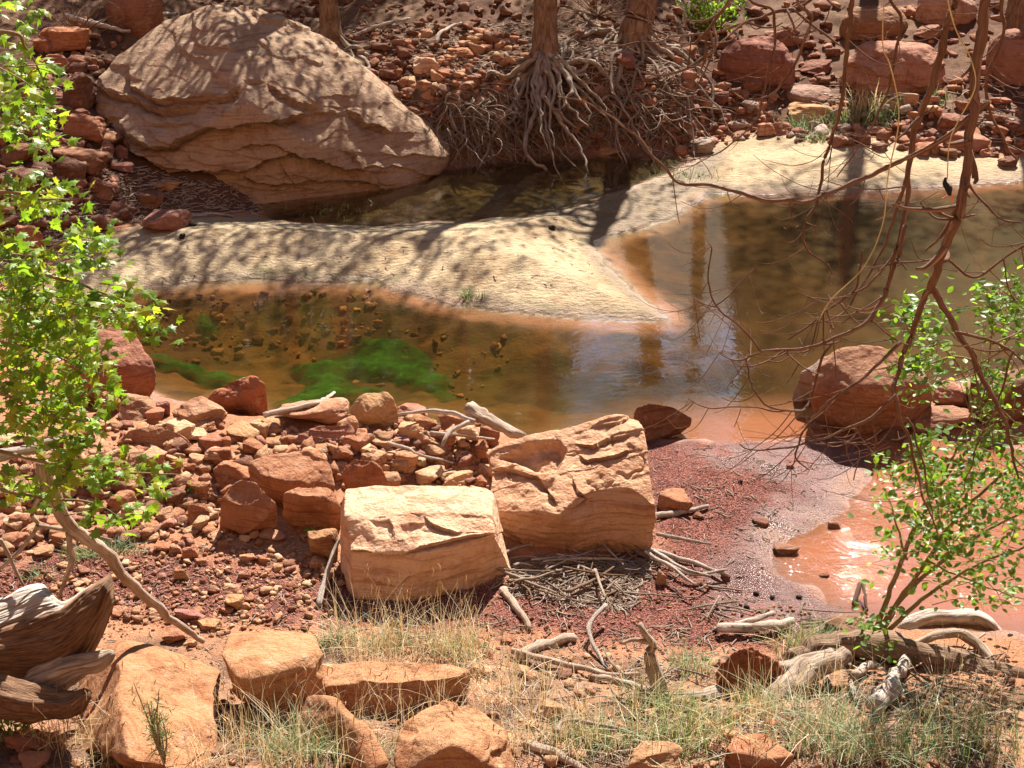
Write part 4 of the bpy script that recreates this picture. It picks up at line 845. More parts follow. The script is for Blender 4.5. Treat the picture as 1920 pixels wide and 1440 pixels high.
def slab(name, mat, top, bot, Yt, Yb, bulge, thick, seed, parent, amp=.014, fr=15):
    nu, nv = 110, 56; r = np.random.default_rng(seed)
    T_ = spline(np.array(top, float), nu); B_ = spline(np.array(bot, float), nu); v = np.linspace(0, 1, nv)[None, :, None]
    q = T_[:, None, :]*(1-v)+B_[:, None, :]*v; Yd = Yt*(1-v[..., 0])+Yb*v[..., 0]-bulge*np.sin(np.pi*v[..., 0])
    P = aty(q[..., 0], q[..., 1], np.broadcast_to(Yd, q.shape[:2]))
    uu = np.broadcast_to(np.linspace(0, 1, nu)[:, None], (nu, nv)); vv = np.broadcast_to(v[..., 0], (nu, nv))
    g = np.stack([vv*fr+1.2*noise(np.stack([uu*4, vv*3, 0*uu], -1)+seed), uu*2.2, 0*uu+seed], -1); rel = amp*(np.abs(noise(g))*1.6+.5*noise(g*2.3)-.6)+.03*fbm(np.stack([uu*2.5, vv*2, 0*uu+seed], -1), 3)
    Fv = P.copy(); Fv[..., 1] -= rel; Fv[..., 2] += rel*.4; Bv = P.copy(); Bv[..., 1] += thick; Bv[..., 2] -= thick*.25
    V = np.concatenate([Fv.reshape(-1, 3), Bv.reshape(-1, 3)]); idx = np.arange(nu*nv).reshape(nu, nv); o_ = nu*nv
    a_ = np.stack([idx[:-1, :-1], idx[1:, :-1], idx[1:, 1:], idx[:-1, 1:]], -1).reshape(-1, 4); Q = [a_, a_[:, ::-1]+o_]
    ring = np.concatenate([idx[:, 0], idx[-1, 1:], idx[-2::-1, -1], idx[0, -2:0:-1]]); nx_ = np.roll(ring, -1); Q.append(np.stack([nx_, ring, ring+o_, nx_+o_], -1))
    uv = np.stack([vv*1.4, uu*1.6], -1).reshape(-1, 2); mb = MB(); mb.add(V, np.concatenate(Q), uv=np.concatenate([uv, uv])); mb.build(name, mat, parent, origin=tuple(parent.location))
slab('trunk_side', M_DARKWOOD, [(-70, 1205), (0, 1180), (60, 1163), (110, 1145), (150, 1118), (180, 1098), (197, 1088)], [(-70, 1300), (0, 1303), (60, 1310), (110, 1298), (150, 1262), (182, 1205), (206, 1140)], 5.56, 5.62, .13, .10, 3, st)
slab('splintered_top', M_GREYWOOD, [(-70, 1138), (0, 1126), (30, 1110), (58, 1101), (78, 1104), (92, 1134), (122, 1130), (150, 1112), (196, 1087)], [(-70, 1207), (0, 1182), (60, 1165), (85, 1155), (110, 1147), (130, 1136), (150, 1120), (180, 1100), (197, 1090)], 5.80, 5.58, .03, .05, 8, st, .012, 9)
for pp, r0, Y0, mt in [([(60, 1290), (120, 1255), (190, 1238), (212, 1225)], 24, 5.45, M_DRIFT), ([(-20, 1300), (60, 1318), (130, 1320), (165, 1300)], 34, 5.3, M_DARKWOOD), ([(120, 1280), (160, 1250), (200, 1225)], 14, 5.5, M_GREYWOOD)]:
    a = np.array(pp, float); P = aty(a[:, 0], a[:, 1], Y0+0*a[:, 0]); rr = r0/proj(P.mean(0))[2]
    tube(P, [rr, rr, rr*.7, rr*.3], n=40, sides=36, rough=.3, ridges=.2, rf=6, seed=int(r0*5)).build('root', mt, st, origin=tuple(st.location))
# bottom right: fallen log with roots
fl = empty('fallen_log', tuple(g1(1640, 1260))); tag(fl, 'fallen weathered log with curving roots at the lower right under the shrub', 'log')
for nm, pp, r0, dY, mt in [('log_trunk', [(1485, 1252), (1540, 1225), (1610, 1220), (1700, 1235), (1800, 1252), (1930, 1285)], 29, .0, M_BARK),
        ('root', [(1240, 1318), (1300, 1322), (1350, 1312), (1420, 1272), (1490, 1258), (1560, 1232)], 19, -.05, M_ROOT), ('root', [(1395, 1400), (1425, 1345), (1470, 1300), (1525, 1262), (1590, 1235)], 24, -.1, M_ROOT),
        ('root', [(1478, 1290), (1482, 1245), (1520, 1232), (1600, 1208)], 13, -.05, M_ROOT), ('root', [(1640, 1205), (1700, 1180), (1790, 1162), (1850, 1178), (1930, 1238)], 16, .1, M_GREYWOOD),
        ('root', [(1700, 1215), (1790, 1190), (1850, 1230), (1870, 1300), (1880, 1350)], 10, .0, M_DRIFT), ('root', [(1555, 1300), (1550, 1270), (1552, 1240)], 6, -.12, M_DRIFT)]:
    a = np.array(pp, float); g = ground(a[:, 0], a[:, 1]); Yv = float(np.median(g[:, 1]))+dY; P = aty(a[:, 0], a[:, 1], Yv+0*a[:, 0]-0.0); P = 0.5*P+0.5*(g+[0, 0, r0/420]); rr = r0/proj(P.mean(0))[2]
    tube(P, [rr*.7, rr, rr, rr*.6], n=44, sides=20, rough=.22, ridges=.22, kink=rr*.3, seed=int(r0*3+pp[0][0])).build(nm, mt, fl, origin=tuple(fl.location))
for nm, lab, pp, r0 in [('pale_plank', 'pale flat plank resting at the edge of the puddle', [(1345, 1192), (1420, 1190), (1485, 1178)], 11), ('pale_plank', 'thin pale plank end behind the flat plank by the puddle', [(1378, 1182), (1420, 1172), (1450, 1160)], 7),
        ('wood_chunk', 'bright bleached wood chunk standing under the fallen log', [(1668, 1300), (1680, 1275), (1700, 1252)], 17), ('wood_chunk', 'bleached wood shard left of the bright chunk under the log', [(1600, 1280), (1625, 1262), (1640, 1256)], 11),
        ('wood_chunk', 'broad pale splintered wood chunk in the grass below the fallen log', [(1640, 1350), (1650, 1325), (1670, 1305)], 26), ('pale_stick', 'short white stick below the log pointing down', [(1592, 1288), (1600, 1310), (1604, 1325)], 6)]:
    stick(nm, lab, pp, r0, M_GREYWOOD, ridges=.35, sides=12, taper=.75, lift=.03)
stick('dark_snag', 'dark jagged snag standing in the puddle edge by the shrub', [(1600, 1140), (1612, 1120), (1625, 1150)], 6, M_DARKWOOD, lift=[0, .08, 0])
stick('curved_branch', 'curved grey branch lying in green grass at the bottom', [(1045, 1400), (1058, 1378), (1120, 1384), (1190, 1402)], 6, M_DRIFT, lift=.08)
stick('bottom_log', 'worn log end at the bottom edge in front of the grass', [(985, 1402), (1040, 1418), (1095, 1450)], 13, M_DRIFT, ridges=.2)
hero('dirt_clod', 'crumbly dark red dirt mound beside the curving root', [(1340, 1262, .38), (1370, 1222, .50), (1410, 1212, .52), (1455, 1235, .48), (1475, 1262, .40), (1440, 1295, .32), (1360, 1290, .32)], 'deep', backs([(1370, 1222, .5), (1440, 1225, .5)], .05, .1), None, sub=6, edge=9, rough=.06, fine=.03, seed=141)
bpy.data.objects['dirt_clod'].data.materials[0] = M_CLOD; bpy.data.objects['dirt_clod']['category'] = 'dirt mound'

# cones and dark bits on the wet gravel
for k, (cx, cy) in enumerate([(1418, 1115), (1448, 1122), (1400, 1140), (1498, 1122), (1340, 1185), (1388, 905), (1035, 430), (362, 424), (342, 446)]):
    b = g1(cx, cy); s = 0.015 if cy > 800 else .03; v, f = ico(3); nrm = 1+.55*fbm(v*2.2+k*3, 4)
    mb = MB(); mb.add(v*nrm[:, None]*[s*1.25, s, s*.9]+[0, 0, s*.6], tris=f); o = mb.build('pine_cone', M_CONE); o.location = tuple(b); o.rotation_euler = (0, 0, k)
    tag(o, 'small dark cone on the '+('red gravel beside the puddle' if cy > 800 else 'pale sand bar'), 'cone', 'dark cones on the ground')

# ------------------------------------------------------------------ far-bank trees
def leaf_cards(mb, P, size, r, tints, shape):
    """scatter leaf shapes at points P with random facing"""
    n = len(P); sv, sf = shape
    ax = r.normal(size=(n, 3)); ax[:, 2] = np.abs(ax[:, 2])+.25; ax /= np.linalg.norm(ax, axis=1)[:, None]
    h = r.normal(size=(n, 3)); u = np.cross(ax, h); u /= np.linalg.norm(u, axis=1)[:, None]; vv = np.cross(ax, u)
    s = size*r.uniform(.6, 1.25, n)
    V = P[:, None, :]+(sv[None, :, 0:1]*u[:, None, :]+sv[None, :, 1:2]*vv[:, None, :]+sv[None, :, 2:3]*ax[:, None, :])*s[:, None, None]
    F_ = sf[None]+np.arange(n)[:, None, None]*len(sv)
    t = np.array(tints)[r.integers(len(tints), size=n)]*r.uniform(.75, 1.25, n)[:, None]
    mb.add(V.reshape(-1, 3), tris=F_.reshape(-1, 3), col=np.repeat(t, len(sv), 0))
LEAF_OVAL = (np.array([(0, 0, 0), (.22, .3, .03), (.2, .65, .02), (0, 1, -.06), (-.2, .65, .02), (-.22, .3, .03)], float), np.array([(0, 1, 2), (0, 2, 3), (0, 3, 4), (0, 4, 5)]))
_m = np.array([(0, 0), (.12, .08), (.42, .02), (.34, .24), (.56, .46), (.30, .46), (.26, .66), (.12, .62), (0, 1.0), (-.12, .62), (-.26, .66), (-.30, .46), (-.56, .46), (-.34, .24), (-.42, .02), (-.12, .08)], float)
_mz = -0.22*np.abs(_m[:, 0])**1.3+0.05*_m[:, 1]-.12*_m[:, 1]**2
LEAF_MAPLE = (np.concatenate([np.c_[_m, _mz], [(0, .38, .05)]]), np.array([(16, k, (k+1) % 16) for k in range(16)]))
def crown_tree(name, label, base, lean, trunk_r, h, crown_c, crown_r, nlimb, nleaf, seed, size=.11, gap=None, roots=True):
    r = np.random.default_rng(seed); t = empty(name, tuple(base)); tag(t, label, 'tree')
    base = np.array(base); top = np.array(base)+np.array([lean[0], lean[1], h])
    mid = (base+top)/2+[lean[0]*.15, 0, 0]
    tube([base-[0, 0, .25], base+[0, 0, .12], base*.75+mid*.25, mid, top], [trunk_r*1.7, trunk_r*1.25, trunk_r, trunk_r*.85, trunk_r*.5], n=60, sides=28, rough=.14, ridges=.22, seed=seed).build('trunk', M_BARK, t, origin=tuple(t.location))
    cc = np.array(crown_c); L = []
    for k in range(nlimb):
        d = r.normal(size=3); d /= np.linalg.norm(d); e = cc+d*np.array(crown_r)*r.uniform(.55, .95); s = base+(top-base)*r.uniform(.45, .95)
        m = (s+e)/2+r.normal(size=3)*.35
        tube([s, m, e], [trunk_r*.2, trunk_r*.11, .008], n=16, sides=7, rough=.2, kink=.06, seed=seed*31+k).build('branch', M_BARK, t, origin=tuple(t.location))
        for q in range(4):
            u = r.uniform(.35, 1); c0 = s*(1-u)**2+2*m*u*(1-u)+e*u*u; L.append(c0+r.normal(size=3)*.3)
    L = np.array(L); mb = MB(); pts = []
    cl = L[r.integers(len(L), size=nleaf//14)]+r.normal(size=(nleaf//14, 3))*.38
    P = np.repeat(cl, 14, 0)+r.normal(size=(len(cl)*14, 3))*.17
    leaf_cards(mb, P, size, r, [(0.06, 0.11, 0.025), (0.05, 0.09, 0.02), (0.08, 0.13, 0.03)], LEAF_OVAL)
    mb.build('crown', M_LEAF, t, origin=tuple(t.location), smooth_=False)
    return t
def walk_root(start, ang, length, r0, seed, drop=True):
    r = np.random.default_rng(seed); p = np.array(start, float); P = [p.copy()]; step = length/10
    for k in range(10):
        ang += r.normal()*.35; p = p+[math.cos(ang)*step, math.sin(ang)*step, 0]; z = hz(p[0], p[1]); p[2] = max(z, p[2]-step*.9 if drop else z)+r0*r.uniform(-.1, 1.2); P.append(p.copy())
    return P
bA = g1(622, 92); bB = g1(1022, 122); bC = g1(1190, 78)
tA = crown_tree('canyon_tree', 'brown tree trunk rising behind the right shoulder of the huge boulder', bA, (-.15, .5), .125, 4.6, bA+[-.1, 1.7, 5.5], (2.6, 1.9, 1.8), 20, 3800, 61)
tB = crown_tree('canyon_tree', 'straight tree trunk with exposed gnarled roots at the middle of the far bank', bB, (.05, 1.0), .145, 5.0, bB+[-1.2, 2.6, 6.3], (2.3, 1.7, 1.8), 20, 3200, 62)
tC = crown_tree('canyon_tree', 'thicker grey trunk flaring into roots right of the middle tree', bC, (.8, 1.4), .17, 5.4, bC+[-.6, 3.9, 5.8], (2.0, 1.7, 1.8), 16, 3000, 63)
bD = g1(1902, 50); tD = crown_tree('canyon_tree', 'dark trunk at the top right corner', bD, (.1, .2), .12, 8, bD+[1.5, 1.5, 9], (2.0, 2.0, 2.0), 10, 1500, 64)
for k, (tx, ty, dx, nl) in enumerate([(-4.2, 24.6, 0, 7000), (-7.6, 22.6, 0.3, 3600), (-1.0, 25.2, -.3, 3600)]):
    bb = np.array([tx, ty, hz(tx, ty)-.05])
    crown_tree('canyon_tree', ['tree behind the huge domed boulder whose crown shades it', 'tree above the left rock pile whose crown shades it', 'tree behind the rooted trees whose crown shades the bank top'][k], bb, (.1, .1), .13, 6, bb+[dx, 0, 5.2], (2.5, 1.9, 2.0), 18, nl, 161+k)
bb = np.array([6.0, 24.2, hz(6.0, 24.2)-.05])
crown_tree('canyon_tree', 'tall tree behind the far right boulders whose crown shades the right pool', bb, (.1, .1), .14, 10, bb+[0, 0, 9.2], (2.1, 1.7, 1.7), 20, 3600, 172)
bb = np.array([4.0, 29.0, hz(4.0, 29.0)-.05])
crown_tree('canyon_tree', 'sparse tree in the gap of the canyon slope seen reflected in the pool', bb, (.2, .1), .14, 8, bb+[-.1, 0, 6.6], (2.6, 1.5, 3.4), 22, 1300, 171, size=.19)
def roots(t, base, n, a0, a1, l0, l1, r0, seed, drop=True):
    r = np.random.default_rng(seed)
    for k in range(n):
        a = a0+(a1-a0)*(k+r.random())/n; rr = r0*r.uniform(.45, 1.1)
        s = np.array(base)+[math.cos(a)*.13, math.sin(a)*.13, r.uniform(.02, .2)]
        P = walk_root(s, a, r.uniform(l0, l1), rr, seed*100+k, drop)
        tube(P, [rr, rr*.9, rr*.6, rr*.25], n=34, sides=9, rough=.25, kink=rr*.9, seed=seed+k, ridges=.15).build('root', M_ROOT, t, origin=tuple(t.location))
roots(tB, bB, 26, -3.3, 0.3, .7, 2.0, .038, 71)
roots(tB, bB, 12, -2.6, -.5, .5, 1.3, .045, 75)
roots(tC, bC, 20, -3.4, .3, .8, 2.1, .036, 72)
roots(tA, bA, 12, -2.6, .4, .5, 1.6, .035, 73)
# hanging fine roots of the undercut bank, a tangle nobody could count
mb = MB(); r = np.random.default_rng(81)
for k in range(850):
    px = r.uniform(820, 1290) if k % 3 else r.uniform(830, 960); py = r.uniform(165, 262)
    px += 0; p = g1(px, py)+[0, -.03, .03]; n = 6; P = [p]; d = r.normal(size=3)*[.9, .35, .2]+[0, -.35, -.45]
    L = r.uniform(.06, .16)
    for q in range(n):
        d = d*.75+r.normal(size=3)*[.4, .25, .28]+[0, -.04, -.16]; p = p+d/np.linalg.norm(d)*L; z = max(hz(p[0], p[1]), -.03); p = p.copy(); p[2] = max(p[2], z+.012); P.append(p)
    rr = r.uniform(.003, .011) if r.random() < .88 else r.uniform(.011, .022)
    tube(P, [rr, rr*.8, rr*.35], n=14, sides=5, rough=.1, seed=k, mb=mb)
o = mb.build('hanging_roots', M_ROOT, tB, origin=tuple(tB.location)); tag(o, kind='stuff', label='tangle of thin pale roots hanging down the bank')

# twig and leaf litter
def litter(name, label, regions, seed, mat):
    r = np.random.default_rng(seed); mb = MB()
    for poly, n, l0, l1, w0 in regions:
        P = np.array(poly, float); lo, hi = P.min(0), P.max(0); q = r.uniform(lo, hi, (n*3, 2)); q = q[sdf(P, q[:, 0], q[:, 1]) > 0][:n]; g = ground(q[:, 0], q[:, 1])
        for c in g:
            a = r.uniform(0, 6.28); L = r.uniform(l0, l1); d = np.array([math.cos(a), math.sin(a), r.normal()*.12])*L/2; m = r.normal(size=3)*[.12, .12, .03]*L
            rr = w0*r.uniform(.5, 1.4); c = c+[0, 0, rr+.004]; c[2] = max(c[2], .005)
            tube([c-d, c+m, c+d], [rr, rr, rr*.5], n=5, sides=4, rough=0, seed=1, mb=mb)
    return tag(mb.build(name, mat), label, 'litter', kind='stuff')
litter('twig_litter', 'fine dark twigs and needles littering the left bank and ground', [([(0, 540), (150, 480), (230, 420), (490, 400), (470, 350), (330, 330), (200, 300), (0, 330)], 1500, .05, .22, .006), ([(640, 50), (1000, 40), (1280, 40), (1290, 240), (860, 180)], 2000, .06, .3, .005),
    ([(1270, 150), (1920, 130), (1920, 280), (1500, 250), (1290, 270)], 350, .06, .3, .007), ([(200, 440), (480, 420), (1050, 410), (1200, 560), (700, 520), (280, 530)], 90, .02, .10, .004)], 91, M_DRIFT)
litter('twig_litter', 'pale twigs littering the gravel and grass of the near bank', [([(600, 1130), (1240, 1040), (1560, 1200), (1900, 1230), (1900, 1440), (950, 1440), (900, 1250), (620, 1230)], 1300, .03, .16, .0035), ([(1200, 840), (1560, 840), (1420, 1080), (1200, 1100)], 260, .02, .10, .003),
    ([(0, 1000), (640, 1000), (640, 1200), (0, 1100)], 260, .02, .12, .003), ([(960, 1050), (1230, 1050), (1180, 1150), (960, 1120)], 700, .03, .2, .0035), ([(120, 1180), (1900, 1240), (1900, 1440), (100, 1440)], 900, .02, .12, .0025)], 92, M_DRIFT)

# ------------------------------------------------------------------ grass
def blades(mb, C_, hgt, lean, wid, r, tints, segs=5, curl=1.0):
    n = len(C_); hgt = hgt*r.uniform(.55, 1.2, n); az = r.uniform(0, 6.283, n); ln = np.abs(r.normal(size=n))*lean+.05
    t = np.linspace(0, 1, segs); D = np.stack([np.cos(az), np.sin(az), 0*az], -1)
    W = np.stack([-np.sin(az+r.normal(size=n)), np.cos(az), 0*az], -1)
    up = (t[None, :]-.35*curl*ln[:, None]*t[None, :]**2.5)
    C2 = C_[:, None, :]+D[:, None, :]*(hgt*ln)[:, None, None]*(t**1.8)[None, :, None]+np.array([0, 0, 1])*(hgt[:, None]*up)[:, :, None]
    w_ = wid*(1-.85*t)[None, :, None]; w_ = w_*r.uniform(.7, 1.3, n)[:, None, None]
    V = np.stack([C2-W[:, None, :]*w_, C2+W[:, None, :]*w_], 2)
    k = np.arange(segs-1)*2; q = np.stack([k, k+1, k+3, k+2], -1); Q = q[None]+np.arange(n)[:, None, None]*segs*2
    tn = np.array(tints)[r.integers(len(tints), size=n)]*r.uniform(.8, 1.2, n)[:, None]
    mb.add(V.reshape(-1, 3), Q.reshape(-1, 4), col=np.repeat(tn, segs*2, 0)); return C2[:, -1]
DRY = [(.52, .42, .28), (.44, .34, .22), (.60, .52, .39)]; GRN = [(.11, .19, .06), (.17, .25, .12), (.27, .33, .21)]; MIX = GRN+DRY[:1]
def scatter(polys, n, r):
    out = []
    for p, c in polys:
        P = np.array(p, float); q = r.uniform(P.min(0), P.max(0), (c*4, 2)); q = q[sdf(P, q[:, 0], q[:, 1]) > 0][:c]; out.append(ground(q[:, 0], q[:, 1]))
    return np.concatenate(out)
r = np.random.default_rng(101)
mb = MB()
base = scatter([([(620, 1170), (760, 1190), (900, 1180), (880, 1260), (640, 1240)], 32), ([(640, 1250), (960, 1260), (1230, 1280), (1240, 1440), (640, 1450)], 80), ([(1290, 1320), (1920, 1260), (1920, 1450), (1280, 1450)], 40), ([(380, 1365), (640, 1355), (640, 1450), (380, 1450)], 26), ([(100, 1400), (400, 1400), (380, 1450), (100, 1450)], 12)], 0, r)
B_ = np.repeat(base, 7, 0)+r.normal(size=(len(base)*7, 3))*[.05, .05, 0]; B_[:, 2] = height(B_[:, 0], B_[:, 1])-.01
tips = blades(mb, B_, .40, .42, .0022, r, DRY, 7)
B2 = np.repeat(base, 9, 0)+r.normal(size=(len(base)*9, 3))*[.07, .07, 0]; B2[:, 2] = height(B2[:, 0], B2[:, 1])-.01
blades(mb, B2, .16, .9, .002, r, DRY, 5)
hd = tips[r.random(len(tips)) < .14]                     # seed heads
for p in hd:
    tube([p-[0, 0, .035], p+[.004, 0, .0], p+[.012*r.normal(), .012*r.normal(), .03]], [.0012, .0034, .001], n=6, sides=5, rough=.3, seed=3, mb=(hm := globals().setdefault('HM', MB())))
tag(mb.build('dry_grass', M_GRASS, smooth_=False), 'tall dry straw-coloured grass stems along the bottom of the near bank', 'grass', kind='stuff')
M_SEED = make_plain('straw_seed', (.55, .38, .18), .8, 40.0)
tag(HM.build('seed_heads', M_SEED), 'straw-coloured seed heads on the tall dry grass stems', 'grass', kind='stuff')
TUFTS = [(195, 1035, 'green grass tuft right of the leaning dead branch', .07, 90, GRN, .12), (150, 1045, 'bright grass tuft just left of the leaning dead branch', .08, 70, GRN, .08), (235, 1030, 'grass tuft growing against a small brown rock', .07, 60, GRN, .10), (66, 1085, 'small grass tuft at the left edge above the split stump', .07, 60, GRN, .10),
    (1500, 240, 'silvery green grass tuft at the left end of the far grass', .16, 120, GRN, .28), (1585, 232, 'green grass tuft in the middle of the far grass', .18, 140, GRN, .26), (1650, 222, 'green grass tuft at the right end of the far grass', .18, 140, GRN, .24), (1540, 262, 'low grass at the upper rim of the right sand bar', .10, 90, GRN, .25),
    (1625, 205, 'dry feathery grass behind the far green tufts', .30, 80, DRY, .22), (1755, 190, 'small green tuft right of the far grass', .14, 50, GRN, .15), (1290, 1262, 'green grass tuft beside the crumbly dirt mound', .15, 130, MIX, .13), (1505, 1222, 'green grass tuft behind the curving root of the fallen log', .15, 150, MIX, .13), (1545, 1212, 'green grass tuft at the puddle end of the fallen log', .14, 100, MIX, .10),
    (1310, 1380, 'broad green grass tuft in the bottom right grass patch', .18, 160, MIX, .22), (1210, 1395, 'green grass tuft beside the curved grey branch', .12, 220, MIX, .20), (1550, 1400, 'dense green grass tuft at the bottom, right of the corner rock', .24, 210, MIX, .22), (1640, 1420, 'green grass clump below the splintered wood chunk', .22, 170, MIX, .2), (1800, 1410, 'long green grass clump near the bottom right corner', .28, 210, MIX, .28),
    (1090, 1390, 'green grass tuft below the dry stems at the bottom centre', .14, 180, MIX, .18), (1240, 1330, 'green grass tuft under the gnarled root snag', .13, 160, MIX, .16), (560, 1418, 'dark green grass tuft in the hollow under the tilted slab', .16, 200, GRN, .16), (690, 1430, 'green grass tuft at the bottom left of the low broad rock', .12, 120, MIX, .14), (730, 1215, 'straw and green tuft in front of the pale block', .12, 160, MIX, .16), (860, 1225, 'yellow green tuft right in front of the pale block corner', .13, 160, MIX, .14),
    (630, 1205, 'yellowish tuft at the left foot of the pale block', .11, 120, MIX, .10), (240, 1420, 'small tuft on the long foreground boulder foot', .10, 80, MIX, .1), (1410, 1330, 'grass tuft beneath the curving root', .12, 130, MIX, .14), (90, 1390, 'thin straw tuft at the bottom left corner', .14, 90, DRY, .16), (640, 415, 'low green fringe along the sand bar by the stream', .05, 80, GRN, .5), (1290, 330, 'green fringe where the stream meets the right sand bar', .06, 90, GRN, .35), (880, 556, 'tiny green sprig on the near edge of the sand spit', .07, 60, GRN, .08)]
for k, (px, py, lab, h_, n, tn, sp) in enumerate(TUFTS):
    c = g1(px, py); r = np.random.default_rng(2000+k); P = c+r.normal(size=(n, 3))*[sp*.6, sp*.45, 0]; P[:, 2] = np.maximum(height(P[:, 0], P[:, 1]), -.02)-.005
    mb = MB(); blades(mb, P, h_*1.5, .7, .0030 if py > 600 else .006, r, tn, 5)
    tag(mb.build('grass_tuft', M_GRASS, smooth_=False, origin=tuple(c)), lab, 'grass tuft', kind='stuff' if k in (7, 28, 29, 30) else None)

# ------------------------------------------------------------------ bare rust-barked tree hanging in from the upper right
bt = empty('bare_tree', (3.9, 5.1, hz(3.9, 5.1)-.05)); tag(bt, 'bare rust-brown branches hanging in from the upper right in front of the pool', 'tree')
bo = np.array(bt.location)
tube([bo, bo+[-.1, 0, 1.6], bo+[-.45, .1, 3.2], bo+[-1.0, .15, 4.6], bo+[-1.5, .2, 5.2]], [.13, .11, .09, .07, .05], n=40, sides=18, rough=.15, ridges=.15, seed=3).build('trunk', M_RUST, bt, origin=tuple(bo))
LIMBS = [  # pixel path, radius px at start and end, depth
 ([(1870, -160), (1855, -40), (1838, 60), (1826, 200), (1808, 330), (1788, 425), (1762, 495), (1742, 545)], 21, 15, 5.2),
 ([(1745, 540), (1712, 615), (1690, 685), (1676, 730), (1690, 785), (1712, 850), (1732, 935), (1760, 1000)], 11, 3, 5.18),
 ([(1750, 540), (1792, 612), (1832, 690), (1868, 758), (1888, 806), (1898, 850), (1908, 895)], 12, 4, 5.2),
 ([(1820, -120), (1792, -10), (1768, 80), (1735, 195), (1712, 255), (1706, 330), (1700, 400), (1680, 470), (1660, 545), (1630, 600)], 15, 6, 5.6),
 ([(1610, -120), (1598, -10), (1592, 70), (1580, 180), (1562, 252), (1546, 300), (1532, 385), (1508, 425), (1515, 470), (1560, 500)], 10, 3, 5.4),
 ([(1850, 190), (1780, 255), (1700, 298), (1630, 328), (1560, 362), (1500, 378), (1420, 372), (1350, 350), (1285, 345), (1245, 318), (1205, 270), (1160, 232), (1110, 198), (1045, 182)], 10, 2.5, 5.3),
 ([(1225, -90), (1212, 0), (1220, 50), (1252, 72), (1210, 80), (1150, 84), (1085, 74)], 6, 2, 5.6),
 ([(1260, 74), (1290, 80), (1310, 75), (1340, 40), (1372, 0), (1390, -60)], 3, 7, 5.6),
 ([(1700, 420), (1672, 520), (1640, 590), (1590, 626), (1540, 645), (1480, 656), (1425, 660)], 8, 5, 5.25),
 ([(1425, 660), (1390, 612), (1342, 576), (1328, 530), (1335, 470), (1330, 450)], 4.5, 2, 5.25), ([(1425, 660), (1385, 672), (1355, 662), (1346, 650)], 3.5, 1.5, 5.25), ([(1340, 578), (1318, 572), (1298, 555)], 3, 1.5, 5.25), ([(1342, 575), (1385, 535), (1415, 503)], 3, 1.5, 5.25),
 ([(1560, 640), (1535, 690), (1520, 745), (1498, 770), (1440, 756), (1410, 715), (1395, 670)], 5, 3, 5.22), ([(1498, 770), (1420, 766), (1330, 766), (1290, 745)], 3.5, 1.5, 5.22),
 ([(1690, 640), (1620, 705), (1555, 755), (1520, 790), (1502, 820), (1492, 858), (1515, 885)], 6, 2.5, 5.15),
 ([(1680, 740), (1640, 778), (1590, 802), (1530, 824), (1465, 842), (1410, 845), (1386, 835)], 6, 2, 5.1),
 ([(1790, 620), (1850, 640), (1900, 660), (1950, 700)], 6, 4, 5.2), ([(1900, 660), (1870, 760), (1830, 840), (1810, 920)], 4, 2, 5.2),
 ([(1770, 480), (1830, 520), (1900, 470), (1960, 440)], 5, 4, 5.25), ([(1810, 330), (1860, 400), (1920, 420)], 5, 3, 5.2),
 ([(1440, -60), (1452, 30), (1448, 110), (1432, 170), (1420, 220), (1380, 260), (1340, 290), (1300, 300)], 6, 2, 5.7), ([(1540, -60), (1520, 40), (1490, 120), (1455, 175), (1400, 185), (1355, 155)], 7, 2.5, 5.5),
 ([(1700, -80), (1690, 40), (1672, 140), (1640, 220), (1600, 290), (1570, 330)], 7, 2.5, 5.8), ([(1910, -60), (1880, 60), (1850, 160), (1880, 260), (1905, 300)], 8, 4, 5.4),
 ([(1700, 330), (1680, 400), (1650, 480), (1600, 560), (1560, 600), (1510, 605)], 6, 2, 5.7), ([(1660, 500), (1600, 552), (1530, 560), (1500, 548)], 4, 2, 5.5), ([(1480, 640), (1540, 590), (1600, 545), (1620, 470)], 3, 4, 5.6),
 ([(1750, 200), (1690, 250), (1640, 280), (1600, 260), (1570, 240)], 4, 2, 5.55), ([(1300, 180), (1330, 110), (1370, 60), (1430, 30), (1500, 10), (1560, -40)], 2, 7, 5.75), ([(1640, 780), (1640, 850), (1610, 810), (1600, 740)], 3, 1.5, 5.1),
 ([(1700, 780), (1730, 860), (1745, 940), (1750, 985)], 4, 1.5, 5.12), ([(1600, 900), (1610, 840), (1530, 830)], 2, 3, 5.1)]
lo_ = []
